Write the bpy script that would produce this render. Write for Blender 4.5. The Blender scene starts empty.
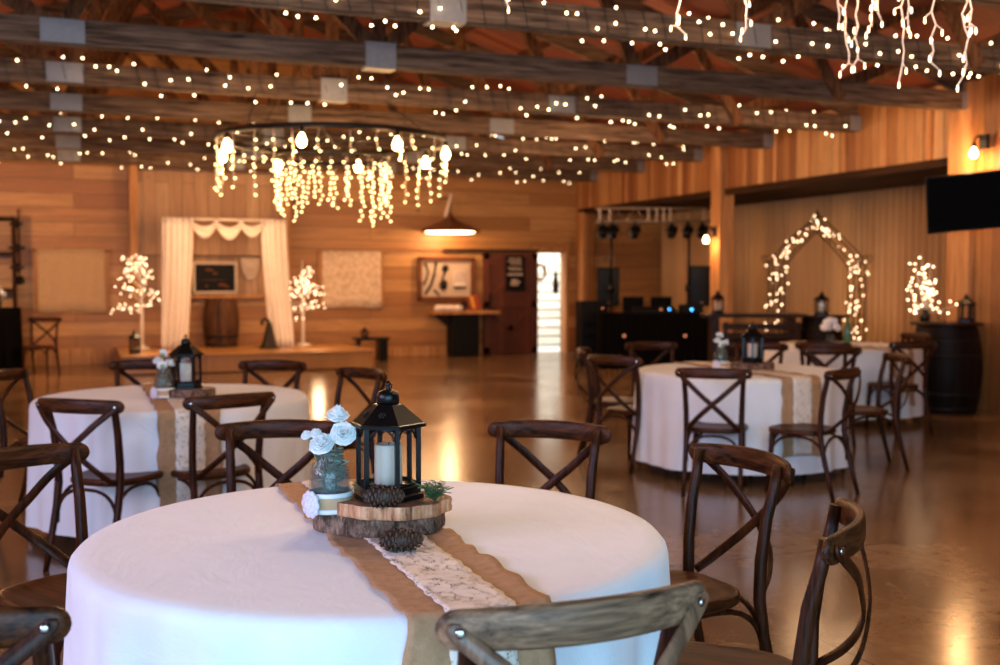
import bpy, math, random
from mathutils import Vector, Matrix
PI = math.pi
col = bpy.context.scene.collection
rnd = random.Random(7)

# ------------------------------------------------------------------ mesh building
class MB:
    """collects shapes into one mesh"""
    def __init__(s): s.v = []; s.f = []; s.sm = []
    def add(s, vs, fs, smooth=False):
        b = len(s.v); s.v += [tuple(p) for p in vs]
        for f in fs: s.f.append(tuple(i + b for i in f)); s.sm.append(smooth)
    def box(s, c, d, rz=0, M=None):
        vs = []
        for k in range(8):
            p = Vector(((k & 1) - .5, ((k >> 1) & 1) - .5, ((k >> 2) & 1) - .5))
            p = Vector((p.x * d[0], p.y * d[1], p.z * d[2]))
            if M is not None: p = M @ p
            if rz: p = Matrix.Rotation(rz, 3, 'Z') @ p
            vs.append(p + Vector(c))
        s.add(vs, [(0, 2, 3, 1), (4, 5, 7, 6), (0, 1, 5, 4), (2, 6, 7, 3), (0, 4, 6, 2), (1, 3, 7, 5)])
    def beam(s, a, b, w, h, up=(0, 0, 1)):
        """square bar from a to b, w across, h along up"""
        a = Vector(a); b = Vector(b); t = (b - a).normalized(); u = Vector(up)
        if abs(t.dot(u)) > .99: u = Vector((0, 1, 0))
        r = t.cross(u).normalized(); u = r.cross(t)
        vs = [p + r * (i * w / 2) + u * (j * h / 2) for p in (a, b) for i, j in ((-1, -1), (1, -1), (1, 1), (-1, 1))]
        s.add(vs, [(0, 1, 2, 3), (7, 6, 5, 4), (0, 4, 5, 1), (1, 5, 6, 2), (2, 6, 7, 3), (3, 7, 4, 0)])
    def tube(s, pts, r, seg=8, rb=None, up=None, e=1.0, cap=True):
        """swept section; r across, rb along the up direction; e < 1 makes it boxier"""
        pts = [Vector(p) for p in pts]; n = len(pts)
        R = r if isinstance(r, (list, tuple)) else [r] * n
        B = R if rb is None else (rb if isinstance(rb, (list, tuple)) else [rb] * n)
        vs = []; last = None
        for i, p in enumerate(pts):
            t = (pts[min(i + 1, n - 1)] - pts[max(i - 1, 0)])
            t = t.normalized() if t.length > 1e-9 else Vector((0, 0, 1))
            if up is not None:
                q = t.cross(Vector(up))
                q = q.normalized() if q.length > 1e-4 else last
            else:
                if last is None:
                    q = t.cross(Vector((0, 0, 1)))
                    if q.length < .1: q = t.cross(Vector((0, 1, 0)))
                    q.normalize()
                else:
                    q = (last - t * last.dot(t)).normalized()
            last = q; w = q.cross(t)
            for k in range(seg):
                a = 2 * PI * k / seg; ca, sa = math.cos(a), math.sin(a)
                ca = math.copysign(abs(ca) ** e, ca); sa = math.copysign(abs(sa) ** e, sa)
                vs.append(p + q * ca * R[i] + w * sa * B[i])
        fs = [(i * seg + k, i * seg + (k + 1) % seg, (i + 1) * seg + (k + 1) % seg, (i + 1) * seg + k) for i in range(n - 1) for k in range(seg)]
        b = len(s.v); s.add(vs, fs, True)
        if cap:
            s.f.append(tuple(b + k for k in range(seg - 1, -1, -1))); s.sm.append(False)
            s.f.append(tuple(b + (n - 1) * seg + k for k in range(seg))); s.sm.append(False)
    def lathe(s, prof, c=(0, 0, 0), seg=24, fn=None, smooth=True, rot=0, cap=True):
        vs = []; n = len(prof)
        for (r, z) in prof:
            for k in range(seg):
                a = 2 * PI * k / seg + rot
                rr = r * (fn(a, z) if fn else 1)
                vs.append((c[0] + rr * math.cos(a), c[1] + rr * math.sin(a), c[2] + z))
        fs = [(i * seg + k, i * seg + (k + 1) % seg, (i + 1) * seg + (k + 1) % seg, (i + 1) * seg + k) for i in range(n - 1) for k in range(seg)]
        b = len(s.v); s.add(vs, fs, smooth)
        if cap:
            if prof[0][0] > 1e-5: s.f.append(tuple(b + k for k in range(seg - 1, -1, -1))); s.sm.append(False)
            if prof[-1][0] > 1e-5: s.f.append(tuple(b + (n - 1) * seg + k for k in range(seg))); s.sm.append(False)
    def ball(s, c, r, seg=8, rings=6, sc=(1, 1, 1)):
        prof = [(max(1e-6, r * math.sin(PI * i / rings)), -r * math.cos(PI * i / rings)) for i in range(rings + 1)]
        vs = []
        for (q, z) in prof:
            for k in range(seg):
                a = 2 * PI * k / seg
                vs.append((c[0] + q * math.cos(a) * sc[0], c[1] + q * math.sin(a) * sc[1], c[2] + z * sc[2]))
        s.add(vs, [(i * seg + k, i * seg + (k + 1) % seg, (i + 1) * seg + (k + 1) % seg, (i + 1) * seg + k) for i in range(rings) for k in range(seg)], True)
    def grid(s, fn, nu, nv, smooth=True, closed=False):
        vs = [fn(i / nu, j / nv) for j in range(nv + 1) for i in range(nu + (0 if closed else 1))]
        w = nu if closed else nu + 1
        fs = [(j * w + i, j * w + (i + 1) % w, (j + 1) * w + (i + 1) % w, (j + 1) * w + i) for j in range(nv) for i in range(nu)]
        s.add(vs, fs, smooth)
    def prism(s, poly, z0, z1):
        n = len(poly)
        s.add([(x, y, z0) for x, y in poly] + [(x, y, z1) for x, y in poly],
              [tuple(range(n - 1, -1, -1)), tuple(range(n, 2 * n))] + [(k, (k + 1) % n, n + (k + 1) % n, n + k) for k in range(n)])
    def xf(s, M):
        s.v = [tuple(M @ Vector(p)) for p in s.v]; return s
    def build(s, name, m, parent=None, bevel=0, solid=0, loc=None, rz=0):
        me = bpy.data.meshes.new(name); me.from_pydata(s.v, [], s.f); me.update()
        me.polygons.foreach_set('use_smooth', s.sm)
        o = bpy.data.objects.new(name, me); col.objects.link(o)
        if m is not None: me.materials.append(m)
        if parent is not None: o.parent = parent
        if loc is not None: o.location = loc
        if rz: o.rotation_euler.z = rz
        if solid:
            k = o.modifiers.new('s', 'SOLIDIFY'); k.thickness = solid; k.offset = 0
        if bevel:
            k = o.modifiers.new('b', 'BEVEL'); k.width = bevel; k.segments = 2; k.limit_method = 'ANGLE'; k.angle_limit = .9
        return o

def tag(o, label=None, cat=None, group=None, kind=None):
    if label: o['label'] = label
    if cat: o['category'] = cat
    if group: o['group'] = group
    if kind: o['kind'] = kind
    return o
def empty(name, loc, rz=0, label=None, cat=None, group=None):
    o = bpy.data.objects.new(name, None); col.objects.link(o); o.empty_display_size = .1
    o.location = loc; o.rotation_euler.z = rz
    return tag(o, label, cat, group)
def kids(o): return [c for c in list(col.objects) if c.parent == o]
def copy_tree(o, parent=None):
    c = o.copy(); col.objects.link(c); c.parent = parent
    for ch in kids(o): copy_tree(ch, c)
    return c
def struct(name, mb, m, **k): return tag(mb.build(name, m, **k), kind='structure')

# ------------------------------------------------------------------ materials
class N:
    def __init__(s, name):
        s.m = bpy.data.materials.new(name); s.m.use_nodes = True; s.t = s.m.node_tree
        s.b = s.t.nodes['Principled BSDF']; s.out = s.t.nodes['Material Output']
        s.co = s.t.nodes.new('ShaderNodeTexCoord').outputs['Object']
    def n(s, ty, ins=None, **props):
        x = s.t.nodes.new('ShaderNode' + ty)
        for k, v in props.items(): setattr(x, k, v)
        for k, v in (ins or {}).items():
            if hasattr(v, 'links'): s.t.links.new(v, x.inputs[k])
            else: x.inputs[k].default_value = v
        return x
    def link(s, a, key): s.t.links.new(a, s.b.inputs[key])
    def set(s, **k):
        for a, v in k.items():
            a = a.replace('_', ' ')
            if hasattr(v, 'links'): s.t.links.new(v, s.b.inputs[a])
            else: s.b.inputs[a].default_value = v
        return s
    def map(s, scale=(1, 1, 1), rot=(0, 0, 0), loc=(0, 0, 0), co=None):
        return s.n('Mapping', {'Vector': co or s.co, 'Scale': scale, 'Rotation': rot, 'Location': loc}).outputs[0]
    def noise(s, co, scale=5, detail=4, rough=.55, dist=0):
        return s.n('TexNoise', {'Vector': co, 'Scale': scale, 'Detail': detail, 'Roughness': rough, 'Distortion': dist}).outputs['Fac']
    def ramp(s, fac, stops):
        r = s.n('ValToRGB', {'Fac': fac}); e = r.color_ramp.elements
        while len(e) < len(stops): e.new(.5)
        for i, (p, c) in enumerate(stops): e[i].position = p; e[i].color = (*c, 1) if len(c) == 3 else c
        return r.outputs['Color']
    def mix(s, f, a, b, mode='MIX'):
        x = s.n('Mix', data_type='RGBA', blend_type=mode)
        for k, v in ((0, f), (6, a), (7, b)):
            if hasattr(v, 'links'): s.t.links.new(v, x.inputs[k])
            else: x.inputs[k].default_value = v if k == 0 else ((*v, 1) if len(v) == 3 else v)
        return x.outputs[2]
    def math(s, op, a, b=0.0, c=0.0):
        x = s.n('Math', operation=op)
        for k, v in ((0, a), (1, b), (2, c)):
            if hasattr(v, 'links'): s.t.links.new(v, x.inputs[k])
            else: x.inputs[k].default_value = v
        return x.outputs[0]
    def bump(s, h, strength=.3, dist=.01):
        s.set(Normal=s.n('Bump', {'Height': h, 'Strength': strength, 'Distance': dist}).outputs['Normal']); return s
def C3(c): return (*c, 1)
def plain(name, c, rough=.5, metal=0, coat=0, var=.12, scale=8, bump=0, **kw):
    k = N(name); f = k.noise(k.co, scale)
    k.set(Base_Color=k.mix(f, tuple(x * (1 - var) for x in c), tuple(min(1, x * (1 + var)) for x in c)), Roughness=rough, Metallic=metal, Coat_Weight=coat)
    if bump: k.bump(k.noise(k.co, scale * 6), bump, .004)
    for a, v in kw.items(): k.b.inputs[a.replace('_', ' ')].default_value = v
    return k.m
def stained(name, dark, light, axis='z', scale=26, rough=.36, coat=.25, stretch=.07, bump=.15):
    """stained timber, grain running along the axis"""
    k = N(name); st = {'x': (stretch, 1, 1), 'y': (1, stretch, 1), 'z': (1, 1, stretch)}[axis]
    co = k.map(st); g = k.noise(co, scale, 6, .6, .6); g2 = k.noise(co, scale * 3.3, 3)
    f = k.mix(.35, g, g2)
    k.set(Base_Color=k.ramp(f, [(.36, dark), (.5, tuple((a + b) / 2 for a, b in zip(dark, light))), (.62, light)]), Roughness=rough, Coat_Weight=coat, Coat_Roughness=.2, Specular_IOR_Level=.14)
    return k.bump(g2, bump, .003).m
def boards(name, cols, w, length, ux, uy, rough=.6, gap=.004, knots=True, coat=0):
    """planks: ux = axis along the boards, uy = axis across them (object = world metres)"""
    k = N(name); s = k.n('SeparateXYZ', {'Vector': k.co})
    ax = {'x': s.outputs[0], 'y': s.outputs[1], 'z': s.outputs[2]}
    co = k.n('CombineXYZ', {'X': ax[ux], 'Y': ax[uy]}).outputs[0]
    br = k.n('TexBrick', {'Vector': co, 'Color1': (0, 0, 0, 1), 'Color2': (1, 1, 1, 1), 'Mortar': (.5, .5, .5, 1), 'Scale': 1.0, 'Mortar Size': gap, 'Mortar Smooth': .2, 'Brick Width': length, 'Row Height': w})
    br.offset = .37; br.squash = 1
    row = k.math('FLOOR', k.math('DIVIDE', ax[uy], w))
    shift = k.math('MULTIPLY', row, 7.31)
    gco = k.n('CombineXYZ', {'X': k.math('MULTIPLY', ax[ux], .09), 'Y': ax[uy], 'Z': shift}).outputs[0]
    g = k.noise(gco, 9, 6, .6, 1.2); g2 = k.noise(gco, 60, 3, .6)
    g = k.mix(.3, g, g2)
    base = k.ramp(br.outputs['Color'], [(0, cols[0]), (.5, cols[1]), (1, cols[2])])
    c = k.mix(k.ramp(g, [(.32, (.62, .62, .62)), (.7, (0, 0, 0))]), base, tuple(x * .45 for x in cols[0]))
    if knots:
        v = k.n('TexVoronoi', {'Vector': k.n('CombineXYZ', {'X': ax[ux], 'Y': k.math('MULTIPLY', ax[uy], 1.7), 'Z': shift}).outputs[0], 'Scale': 1.25})
        c = k.mix(k.ramp(v.outputs['Distance'], [(.03, (.8, .8, .8)), (.075, (0, 0, 0))]), c, tuple(x * .25 for x in cols[0]))
    c = k.mix(br.outputs['Fac'], c, tuple(x * .12 for x in cols[0]))
    k.set(Base_Color=c, Roughness=rough, Coat_Weight=coat)
    return k.bump(k.math('MULTIPLY', br.outputs['Fac'], -1.0), .5, .008).m
def glow(name, c, s):
    m = bpy.data.materials.new(name); m.use_nodes = True; b = m.node_tree.nodes['Principled BSDF']
    b.inputs['Base Color'].default_value = (*c, 1); b.inputs['Emission Color'].default_value = (*c, 1); b.inputs['Emission Strength'].default_value = s
    m.cycles.emission_sampling = 'NONE'; return m
def glass(name, c=(1, 1, 1), alpha=.2, rough=.03):
    k = N(name); k.set(Base_Color=C3(c), Roughness=rough, Alpha=alpha, Specular_IOR_Level=.8); return k.m

M = {}
M['chair'] = stained('dark_stained_elm', (.005, .0014, .0006), (.066, .016, .004), 'z', 60, rough=.42, coat=.04)
M['chair_rail'] = stained('dark_stained_elm_rail', (.005, .0015, .0006), (.10, .028, .008), 'x', 48, .42, .04, .07)
M['chair_daylit'] = stained('daylit_elm_rail', (.016, .007, .005), (.31, .165, .09), 'x', 30, .45, .04, .07)  # paler rail copy, daylight on the front chair put into its colour
M['strap'] = stained('daylit_strap_wood', (.05, .022, .012), (.24, .12, .065), 'z', 30, .4)  # front chair's straps, the tan of daylight painted in
M['seat'] = stained('dark_seat_wood', (.007, .002, .0009), (.09, .025, .007), 'y', 40, .4, .05)
M['steel'] = plain('bolt_steel', (.5, .48, .46), .25, 1)
M['cloth'] = None
k = N('white_linen'); f = k.noise(k.co, 9, 3); w1 = k.noise(k.map((1, 1, .3)), 420, 2)
k.set(Base_Color=k.mix(f, (.76, .75, .76), (.84, .83, .84)), Roughness=.85, Sheen_Weight=.2)
wr = k.noise(k.map((1, .6, 1)), 7, 6, .62, .8)
k.bump(k.mix(.12, wr, w1), .35, .02); M['cloth'] = k.m
k = N('burlap'); cs = k.n('TexChecker', {'Vector': k.co, 'Scale': 420, 'Color1': (.9, .9, .9, 1), 'Color2': (.55, .55, .55, 1)})
c = k.mix(k.noise(k.co, 40, 5), (.34, .17, .075), (.68, .40, .21)); c = k.mix(.5, c, cs.outputs['Color'], 'MULTIPLY')
k.set(Base_Color=c, Roughness=.95).bump(k.noise(k.co, 260, 2), .6, .004); M['burlap'] = k.m  # woven
k = N('lace'); v = k.n('TexVoronoi', {'Vector': k.map((1, 1, 1)), 'Scale': 130, 'Randomness': .8}, feature='DISTANCE_TO_EDGE'); n1 = k.noise(k.co, 38, 3, .5, 1.5)
a = k.math('MAXIMUM', k.math('LESS_THAN', v.outputs['Distance'], .09), k.math('GREATER_THAN', n1, .475))
k.set(Base_Color=(.86, .74, .62, 1), Roughness=.9, Alpha=a); M['lace'] = k.m
M['black_metal'] = plain('black_painted_metal', (.0025, .0025, .0025), .32, 0, .0, Specular_IOR_Level=.28)
M['black_plastic'] = plain('black_plastic', (.005, .005, .005), .6, Specular_IOR_Level=.15)
M['black_cloth'] = plain('black_cloth', (.003, .0025, .0025), .95, Specular_IOR_Level=.05)
M['iron'] = plain('dark_iron', (.02, .014, .010), .5, .6)
M['alu'] = plain('aluminium', (.30, .22, .15), .45, .7)
M['galv'] = plain('galvanised_plate', (.24, .235, .23), .6, .3, var=.2, scale=20)
M['candle'] = plain('ivory_wax', (.82, .74, .6), .55, Subsurface_Weight=.3)
M['glass'] = glass('clear_glass', (.02, .02, .02), .10)
M['jarglass'] = glass('jar_glass', (.12, .14, .13), .25)
M['petal'] = plain('white_petal', (.86, .85, .82), .7, var=.05)
M['flower_eye'] = plain('green_flower_eye', (.25, .34, .12), .6)
M['leaf'] = plain('eucalyptus_leaf', (.26, .46, .40), .6, var=.35, scale=40)
M['fir'] = plain('fir_green', (.05, .11, .03), .6, var=.4, scale=60)
M['stem'] = plain('flower_stem', (.12, .2, .07), .6)
M['cone'] = plain('pinecone_scale', (.075, .035, .02), .6, var=.6, scale=120)
M['white_band'] = plain('white_cotton_trim', (.75, .74, .72), .9, bump=.3)
M['rosette'] = plain('lilac_white_fabric', (.66, .60, .66), .9, bump=.3)
M['water'] = glass('water', (.05, .07, .07), .10)
k = N('bark'); n1 = k.noise(k.map((1, 1, .45)), 26, 7, .68, .8); n2 = k.noise(k.map((1, 1, .3)), 150, 4)
k.set(Base_Color=k.ramp(k.mix(.3, n1, n2), [(.34, (.008, .004, .003)), (.46, (.07, .035, .02)), (.58, (.26, .15, .10)), (.72, (.52, .36, .25))]), Roughness=.9).bump(n1, .9, .01); M['bark'] = k.m
k = N('split_wood'); n1 = k.noise(k.map((1, 1, .15)), 60, 5, .6, .3)
k.set(Base_Color=k.ramp(n1, [(.3, (.10, .03, .012)), (.45, (.45, .19, .08)), (.7, (.75, .44, .25))]), Roughness=.7).bump(n1, .5, .006); M['split'] = k.m
k = N('cut_wood_face'); wv = k.n('TexWave', {'Vector': k.co, 'Scale': 22, 'Distortion': 3, 'Detail': 3, 'Detail Scale': 2}, wave_type='RINGS', rings_direction='Z')
k.set(Base_Color=k.ramp(wv.outputs['Fac'], [(0, (.12, .035, .02)), (1, (.30, .12, .07))]), Roughness=.6); M['ring'] = k.m
M['truss'] = stained('old_truss_timber', (.022, .011, .006), (.23, .145, .09), 'x', 26, .85, 0, .05, .4)
M['web'] = stained('truss_web_timber', (.03, .011, .005), (.22, .10, .042), 'z', 20, .85, 0, .2, .4)
M['back_wall'] = boards('pine_boards', ((.40, .16, .045), (.56, .26, .075), (.74, .40, .14)), .245, 5.2, 'x', 'z', .5)
M['side_wall'] = boards('pine_boards_upright', ((.27, .085, .02), (.50, .21, .055), (.74, .40, .15)), .155, 7.0, 'z', 'y', .55)
M['panel_wall'] = boards('pale_boards_upright', ((.38, .2, .09), (.5, .28, .13), (.6, .38, .2)), .22, 5.0, 'z', 'x', .6)
M['stage'] = boards('stage_boards', ((.42, .18, .05), (.54, .26, .075), (.64, .34, .11)), .15, 3.0, 'x', 'y', .35, coat=.2)
M['roof'] = boards('roof_boards', ((.15, .030, .010), (.21, .044, .014), (.28, .066, .024)), .6, 2.4, 'x', 'y', .7, knots=False)
M['post'] = stained('pine_post', (.34, .14, .045), (.60, .30, .12), 'z', 7, .5, 0, .08)
M['door_wood'] = boards('red_brown_barn_boards', ((.10, .022, .008), (.13, .03, .010), (.17, .04, .014)), .14, 5.0, 'z', 'x', .5, knots=False)
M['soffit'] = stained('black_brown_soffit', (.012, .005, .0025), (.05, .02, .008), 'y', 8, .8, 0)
M['brown'] = stained('dark_brown_wood', (.010, .004, .002), (.045, .018, .008), 'x', 10)
M['frame_wood'] = stained('brown_frame_wood', (.10, .03, .01), (.20, .07, .025), 'x', 12)
M['barrel'] = stained('barrel_stave', (.02, .008, .004), (.13, .055, .022), 'z', 8, .55, 0)
M['dark_barrel'] = stained('dark_barrel_stave', (.004, .002, .001), (.018, .007, .004), 'z', 8, .55, 0)
M['siding'] = boards('white_lap_siding', ((.70, .69, .62), (.80, .78, .70), (.86, .84, .78)), .2, 6.0, 'x', 'z', .7, knots=False, gap=.012)
k = N('polished_concrete'); s_ = k.n('SeparateXYZ', {'Vector': k.co}); n1 = k.noise(k.co, .9, 7, .62, .5); n2 = k.noise(k.co, 14, 5)
def joint(ax, off):
    m = k.math('PINGPONG', k.math('SUBTRACT', ax, off), 1.85)
    return k.math('LESS_THAN', m, .008)
j = k.math('MAXIMUM', joint(s_.outputs[0], 2.8), joint(s_.outputs[1], 4.8))
c = k.ramp(k.mix(.25, n1, n2), [(.3, (.085, .042, .018)), (.5, (.185, .102, .05)), (.7, (.32, .20, .11))])
k.set(Base_Color=k.mix(j, c, (.03, .018, .01)), Roughness=k.math('ADD', k.math('MULTIPLY', n1, .2), .09), Specular_IOR_Level=.6)
k.bump(k.noise(k.co, 3, 2), .04, .02); M['floor'] = k.m
k = N('tan_curtain'); n1 = k.noise(k.map((1, 1, .08)), 7, 4)
k.set(Base_Color=k.mix(n1, (.40, .21, .075), (.66, .41, .19)), Roughness=.85, Sheen_Weight=.2); M['curtain'] = k.m
M['sheer'] = plain('white_voile', (.76, .66, .57), .9, Transmission_Weight=0)
M['burlap_far'] = plain('burlap_curtain', (.52, .33, .18), .95, var=.2, scale=30)
k = N('lace_curtain'); v = k.n('TexVoronoi', {'Vector': k.co, 'Scale': 14}); k.set(Base_Color=k.mix(v.outputs['Distance'], (.86, .66, .46), (.58, .38, .22)), Roughness=.9); M['lace_far'] = k.m
M['white_trunk'] = plain('white_painted_trunk', (.8, .68, .56), .6)
M['twig'] = plain('brown_twig', (.12, .06, .03), .7)
M['wire'] = plain('dark_green_wire', (.012, .014, .01), .5)
M['white_wire'] = plain('white_wire', (.8, .62, .5), .5)
M['green'] = plain('green_painted', (.02, .10, .06), .5)
M['outdoor'] = plain('outdoor_concrete', (.4, .4, .38), .8)
M['bulb'] = glow('warm_bulb', (1, .72, .40), 14)
M['bulb_y'] = glow('yellow_bulb', (1, .80, .33), 6)
M['bulb_tree'] = glow('tree_bulb', (1, .68, .40), 7)
M['edison'] = glow('edison_bulb', (1, .60, .25), 30)
M['tube'] = glow('lamp_tube', (1, .62, .3), 9)
M['led'] = glow('blue_led', (.05, .35, 1), 6)
M['amber'] = glow('amber_led', (1, .4, .2), .5)
M['screen'] = plain('dark_screen', (.002, .002, .002), .6, Specular_IOR_Level=.06)
M['print'] = plain('printed_panel', (.55, .42, .3), .6)
M['yellow'] = plain('yellow_petal', (.8, .5, .05), .7)
M['red'] = plain('red_paint', (.45, .06, .02), .6)
M['green_glass'] = plain('green_bottle_glass', (.06, .16, .07), .15)

def bulb_mesh(name, m, r, drop=0):
    b = MB(); b.ball((0, 0, 0), r, 8, 6)
    me = bpy.data.meshes.new(name); me.from_pydata(b.v, [], b.f); me.polygons.foreach_set('use_smooth', b.sm); me.materials.append(m); return me
def put_bulbs(points, me, parent, cap=100, name='bulb'):
    """every bulb its own part; past the cap the rest is one part"""
    for p in points[:cap]:
        o = bpy.data.objects.new(name, me); col.objects.link(o); o.parent = parent; o.location = p
    if len(points) > cap:
        b = MB(); vs = [tuple(v.co) for v in me.vertices]; fs = [tuple(p.vertices) for p in me.polygons]
        for p in points[cap:]: b.add([(v[0] + p[0], v[1] + p[1], v[2] + p[2]) for v in vs], fs, True)
        tag(b.build(name, me.materials[0], parent), 'the further small bulbs of the string', kind='stuff')
def lamp(loc, power, c=(1, .55, .22), r=.05, name='lamp_light', kind='POINT', parent=None):
    l = bpy.data.lights.new(name, kind); l.energy = power; l.color = c
    if kind == 'POINT': l.shadow_soft_size = r
    o = bpy.data.objects.new(name, l); col.objects.link(o); o.location = loc
    if parent: o.parent = parent
    return o
DAY, SIDE, GLOWP, NEARP, EXPO = 400, 130, 4, 24, 0.1
# ------------------------------------------------------------------ the building
XW, XL, YB, YR = 9.5, -4.6, 20.1, -2.6       # right wall, left wall, back wall, rear wall (behind the camera)
XC, ZE, ZR, XBAY = 2.6, 3.72, 6.1, 11.4
ZH = 2.81
b = MB(); b.box(((XL + 12.2) / 2 - .2, (YB + YR) / 2, -.1), (12.6 - XL, YB - YR + .4, .2)); struct('floor', b, M['floor'])
# back wall with the door opening at x 8.6 .. 9.22
b = MB()
b.box(((XL + 8.6) / 2, YB + .08, 1.85), (8.6 - XL, .16, 3.7)); b.box((9.36, YB + .08, 1.85), (.28, .16, 3.7)); b.box((8.91, YB + .08, 2.85), (.62, .16, 1.7))
vs = [(XL, YB + .08, 3.7), (XC, YB + .08, ZR), (XW, YB + .08, 3.7)]
b.add(vs + [(x, y + .08, z) for x, y, z in vs], [(0, 1, 2)[::-1], (3, 4, 5)])
b.box(((XW + XBAY + .2) / 2, YB + .08, 1.5), (XBAY - XW + .2, .16, 3.0))
struct('wall_back', b, M['back_wall'])
# right wall: solid up to y 9.85, then a header over two openings onto the curtained bay
b = MB()
b.box((XW + .08, (YR + 9.85) / 2, 1.87), (.16, 9.85 - YR, 3.74))
b.box((XW + .08, (9.85 + YB) / 2, (ZH + 3.74) / 2), (.16, YB - 9.85, 3.74 - ZH))
b.box((XW + .08, 19.87, ZH / 2), (.16, .46, ZH))
struct('wall_right', b, M['side_wall'])
b = MB(); b.box((XL - .08, (YR + YB) / 2, 1.87), (.16, YB - YR, 3.74)); struct('wall_left', b, M['side_wall'])
# rear wall behind the camera, a wide barn doorway open to daylight
b = MB(); b.box((-4.2, YR - .08, 1.87), (1.0, .16, 3.74)); b.box((6.0, YR - .08, 1.87), (7.2, .16, 3.74)); b.box((-.7, YR - .08, 3.3), (6.2, .16, .9))
vs = [(XL, YR - .08, 3.7), (XC, YR - .08, ZR), (XW, YR - .08, 3.7)]
b.add(vs, [(0, 1, 2)]); struct('wall_rear', b, M['back_wall'])
# roof boards, two slopes
for side, (xa, xb) in enumerate(((XL - .3, XC), (XC, XW + .3))):
    b = MB(); za = ZE if side == 0 else ZR; zb = ZR if side == 0 else ZE
    b.add([(xa, YR - .3, za), (xb, YR - .3, zb), (xb, YB + .3, zb), (xa, YB + .3, za), (xa, YR - .3, za + .05), (xb, YR - .3, zb + .05), (xb, YB + .3, zb + .05), (xa, YB + .3, za + .05)],
          [(0, 3, 2, 1), (4, 5, 6, 7), (0, 1, 5, 4), (1, 2, 6, 5), (2, 3, 7, 6), (3, 0, 4, 7)])
    struct('ceiling', b, M['roof'])
# purlins
slope = (ZR - ZE) / (XC - XL + .3)
n = 0
for side in (-1, 1):
    for i in range(1, 8):
        x = XC + side * i * .93; z = ZR - .10 - i * .93 * slope
        b = MB(); b.box((x, (YR + YB) / 2, z), (.045, YB - YR, .12)); n += 1
        struct('trim_%d' % n, b, M['web'])
# bay soffit, header edge and far wall
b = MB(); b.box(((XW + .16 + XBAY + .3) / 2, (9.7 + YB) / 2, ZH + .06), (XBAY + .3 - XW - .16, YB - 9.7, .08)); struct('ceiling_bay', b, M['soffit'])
b = MB(); b.box((XBAY + .35, (9.6 + YB) / 2, 1.45), (.12, YB - 9.6, 2.9)); struct('wall_bay', b, M['side_wall'])
b = MB(); b.box(((XW + XBAY + .4) / 2 + .1, 9.62, 1.45), (XBAY - XW + .5, .12, 2.9)); struct('wall_bay_end', b, M['side_wall'])
b = MB(); b.box((XW - .02, 14.9, ZH + .02), (.06, 10.0, .10)); struct('trim_30', b, M['soffit'], bevel=.005)
def upright(x, y, w, d, h, name='trim_31'):
    b = MB(); b.box((x, y, h / 2), (w, d, h)); return struct(name, b, M['post'], bevel=.008)
upright(XW - .01, 14.72, .26, .26, 3.7, 'trim_31'); upright(XW - .03, 9.72, .14, .34, 3.7, 'trim_32'); upright(XW - .03, 19.72, .12, .22, ZH, 'trim_33')
upright(XW - .03, 8.0, .08, .2, 3.7, 'trim_34')
# battens on the right upper wall
for i in range(13):
    y = 10.3 + i * .76
    b = MB(); b.box((XW - .015, y, (ZH + 3.7) / 2 + .03), (.03, .07, 3.7 - ZH - .08)); struct('trim_%d' % (40 + i), b, M['post'])
# ledge boards of the back wall
b = MB(); b.box((5.9, YB - .03, 2.17), (6.9, .06, .26)); struct('trim_60', b, M['back_wall'], bevel=.006)
b = MB(); b.box((-1.6, YB - .02, .14), (4.8, .04, .28)); struct('baseboard_back', b, M['post'], bevel=.004)
b = MB(); b.box((6.6, YB - .02, .09), (4.0, .04, .18)); struct('baseboard_back', b, M['post'], bevel=.004)
# vertical planks over the stage; upper box brought forward to shade the lower boards
b = MB(); b.box((2.26, YB - .17, 2.62), (2.75, .34, 1.44)); b.box((2.26, YB - .04, 1.55), (2.75, .08, .70)); struct('wall_panel', b, M['panel_wall'])
b = MB(); b.box((2.26, YB - .14, 1.17), (2.75, .28, .06)); struct('trim_61', b, M['post'], bevel=.005)
b = MB(); b.box((.96, YB - .2, 2.4), (.14, .40, 2.6)); b.box((3.56, YB - .2, 2.4), (.14, .40, 2.6)); struct('trim_62', b, M['post'], bevel=.005)
# stage
o = MB(); o.box((2.62, 18.78, .15), (3.9, 2.56, .26)); t = struct('floor_stage', o, M['stage'])
b = MB(); b.box((2.62, 18.78, .285), (3.98, 2.64, .035)); struct('trim_63', b, M['stage'], bevel=.006)
# window surrounds with curtains hung over them
def far_window(n, x0, x1, z0, z1, cm, label, cols):
    b = MB(); t = .07
    for (cx, cz, w, h) in (((x0 + x1) / 2, z1, x1 - x0 + t, t), ((x0 + x1) / 2, z0, x1 - x0 + t, t), (x0, (z0 + z1) / 2, t, z1 - z0), (x1, (z0 + z1) / 2, t, z1 - z0)):
        b.box((cx, YB - .03, cz), (w, .06, h))
    struct('window_%d' % n, b, M['post'], bevel=.005)
    b = MB()
    b.grid(lambda u, v: (x0 + .03 + u * (x1 - x0 - .06), YB - .085 + .006 * math.sin(u * 17) + .004 * math.sin(u * 31 + v * 2), z1 + .02 - v * (z1 - z0 + .03 + .015 * math.sin(u * 9))), 60, 6)
    tag(b.build('window_curtain', cm, solid=.006), label, 'curtain')
far_window(1, -.62, .52, .92, 1.98, M['burlap_far'], 'plain tan burlap curtain over the back wall window left of the stage', 0)
far_window(2, 4.24, 5.42, .96, 1.98, M['lace_far'], 'pale patterned lace curtain over the window right of the lit tree', 0)
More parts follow.
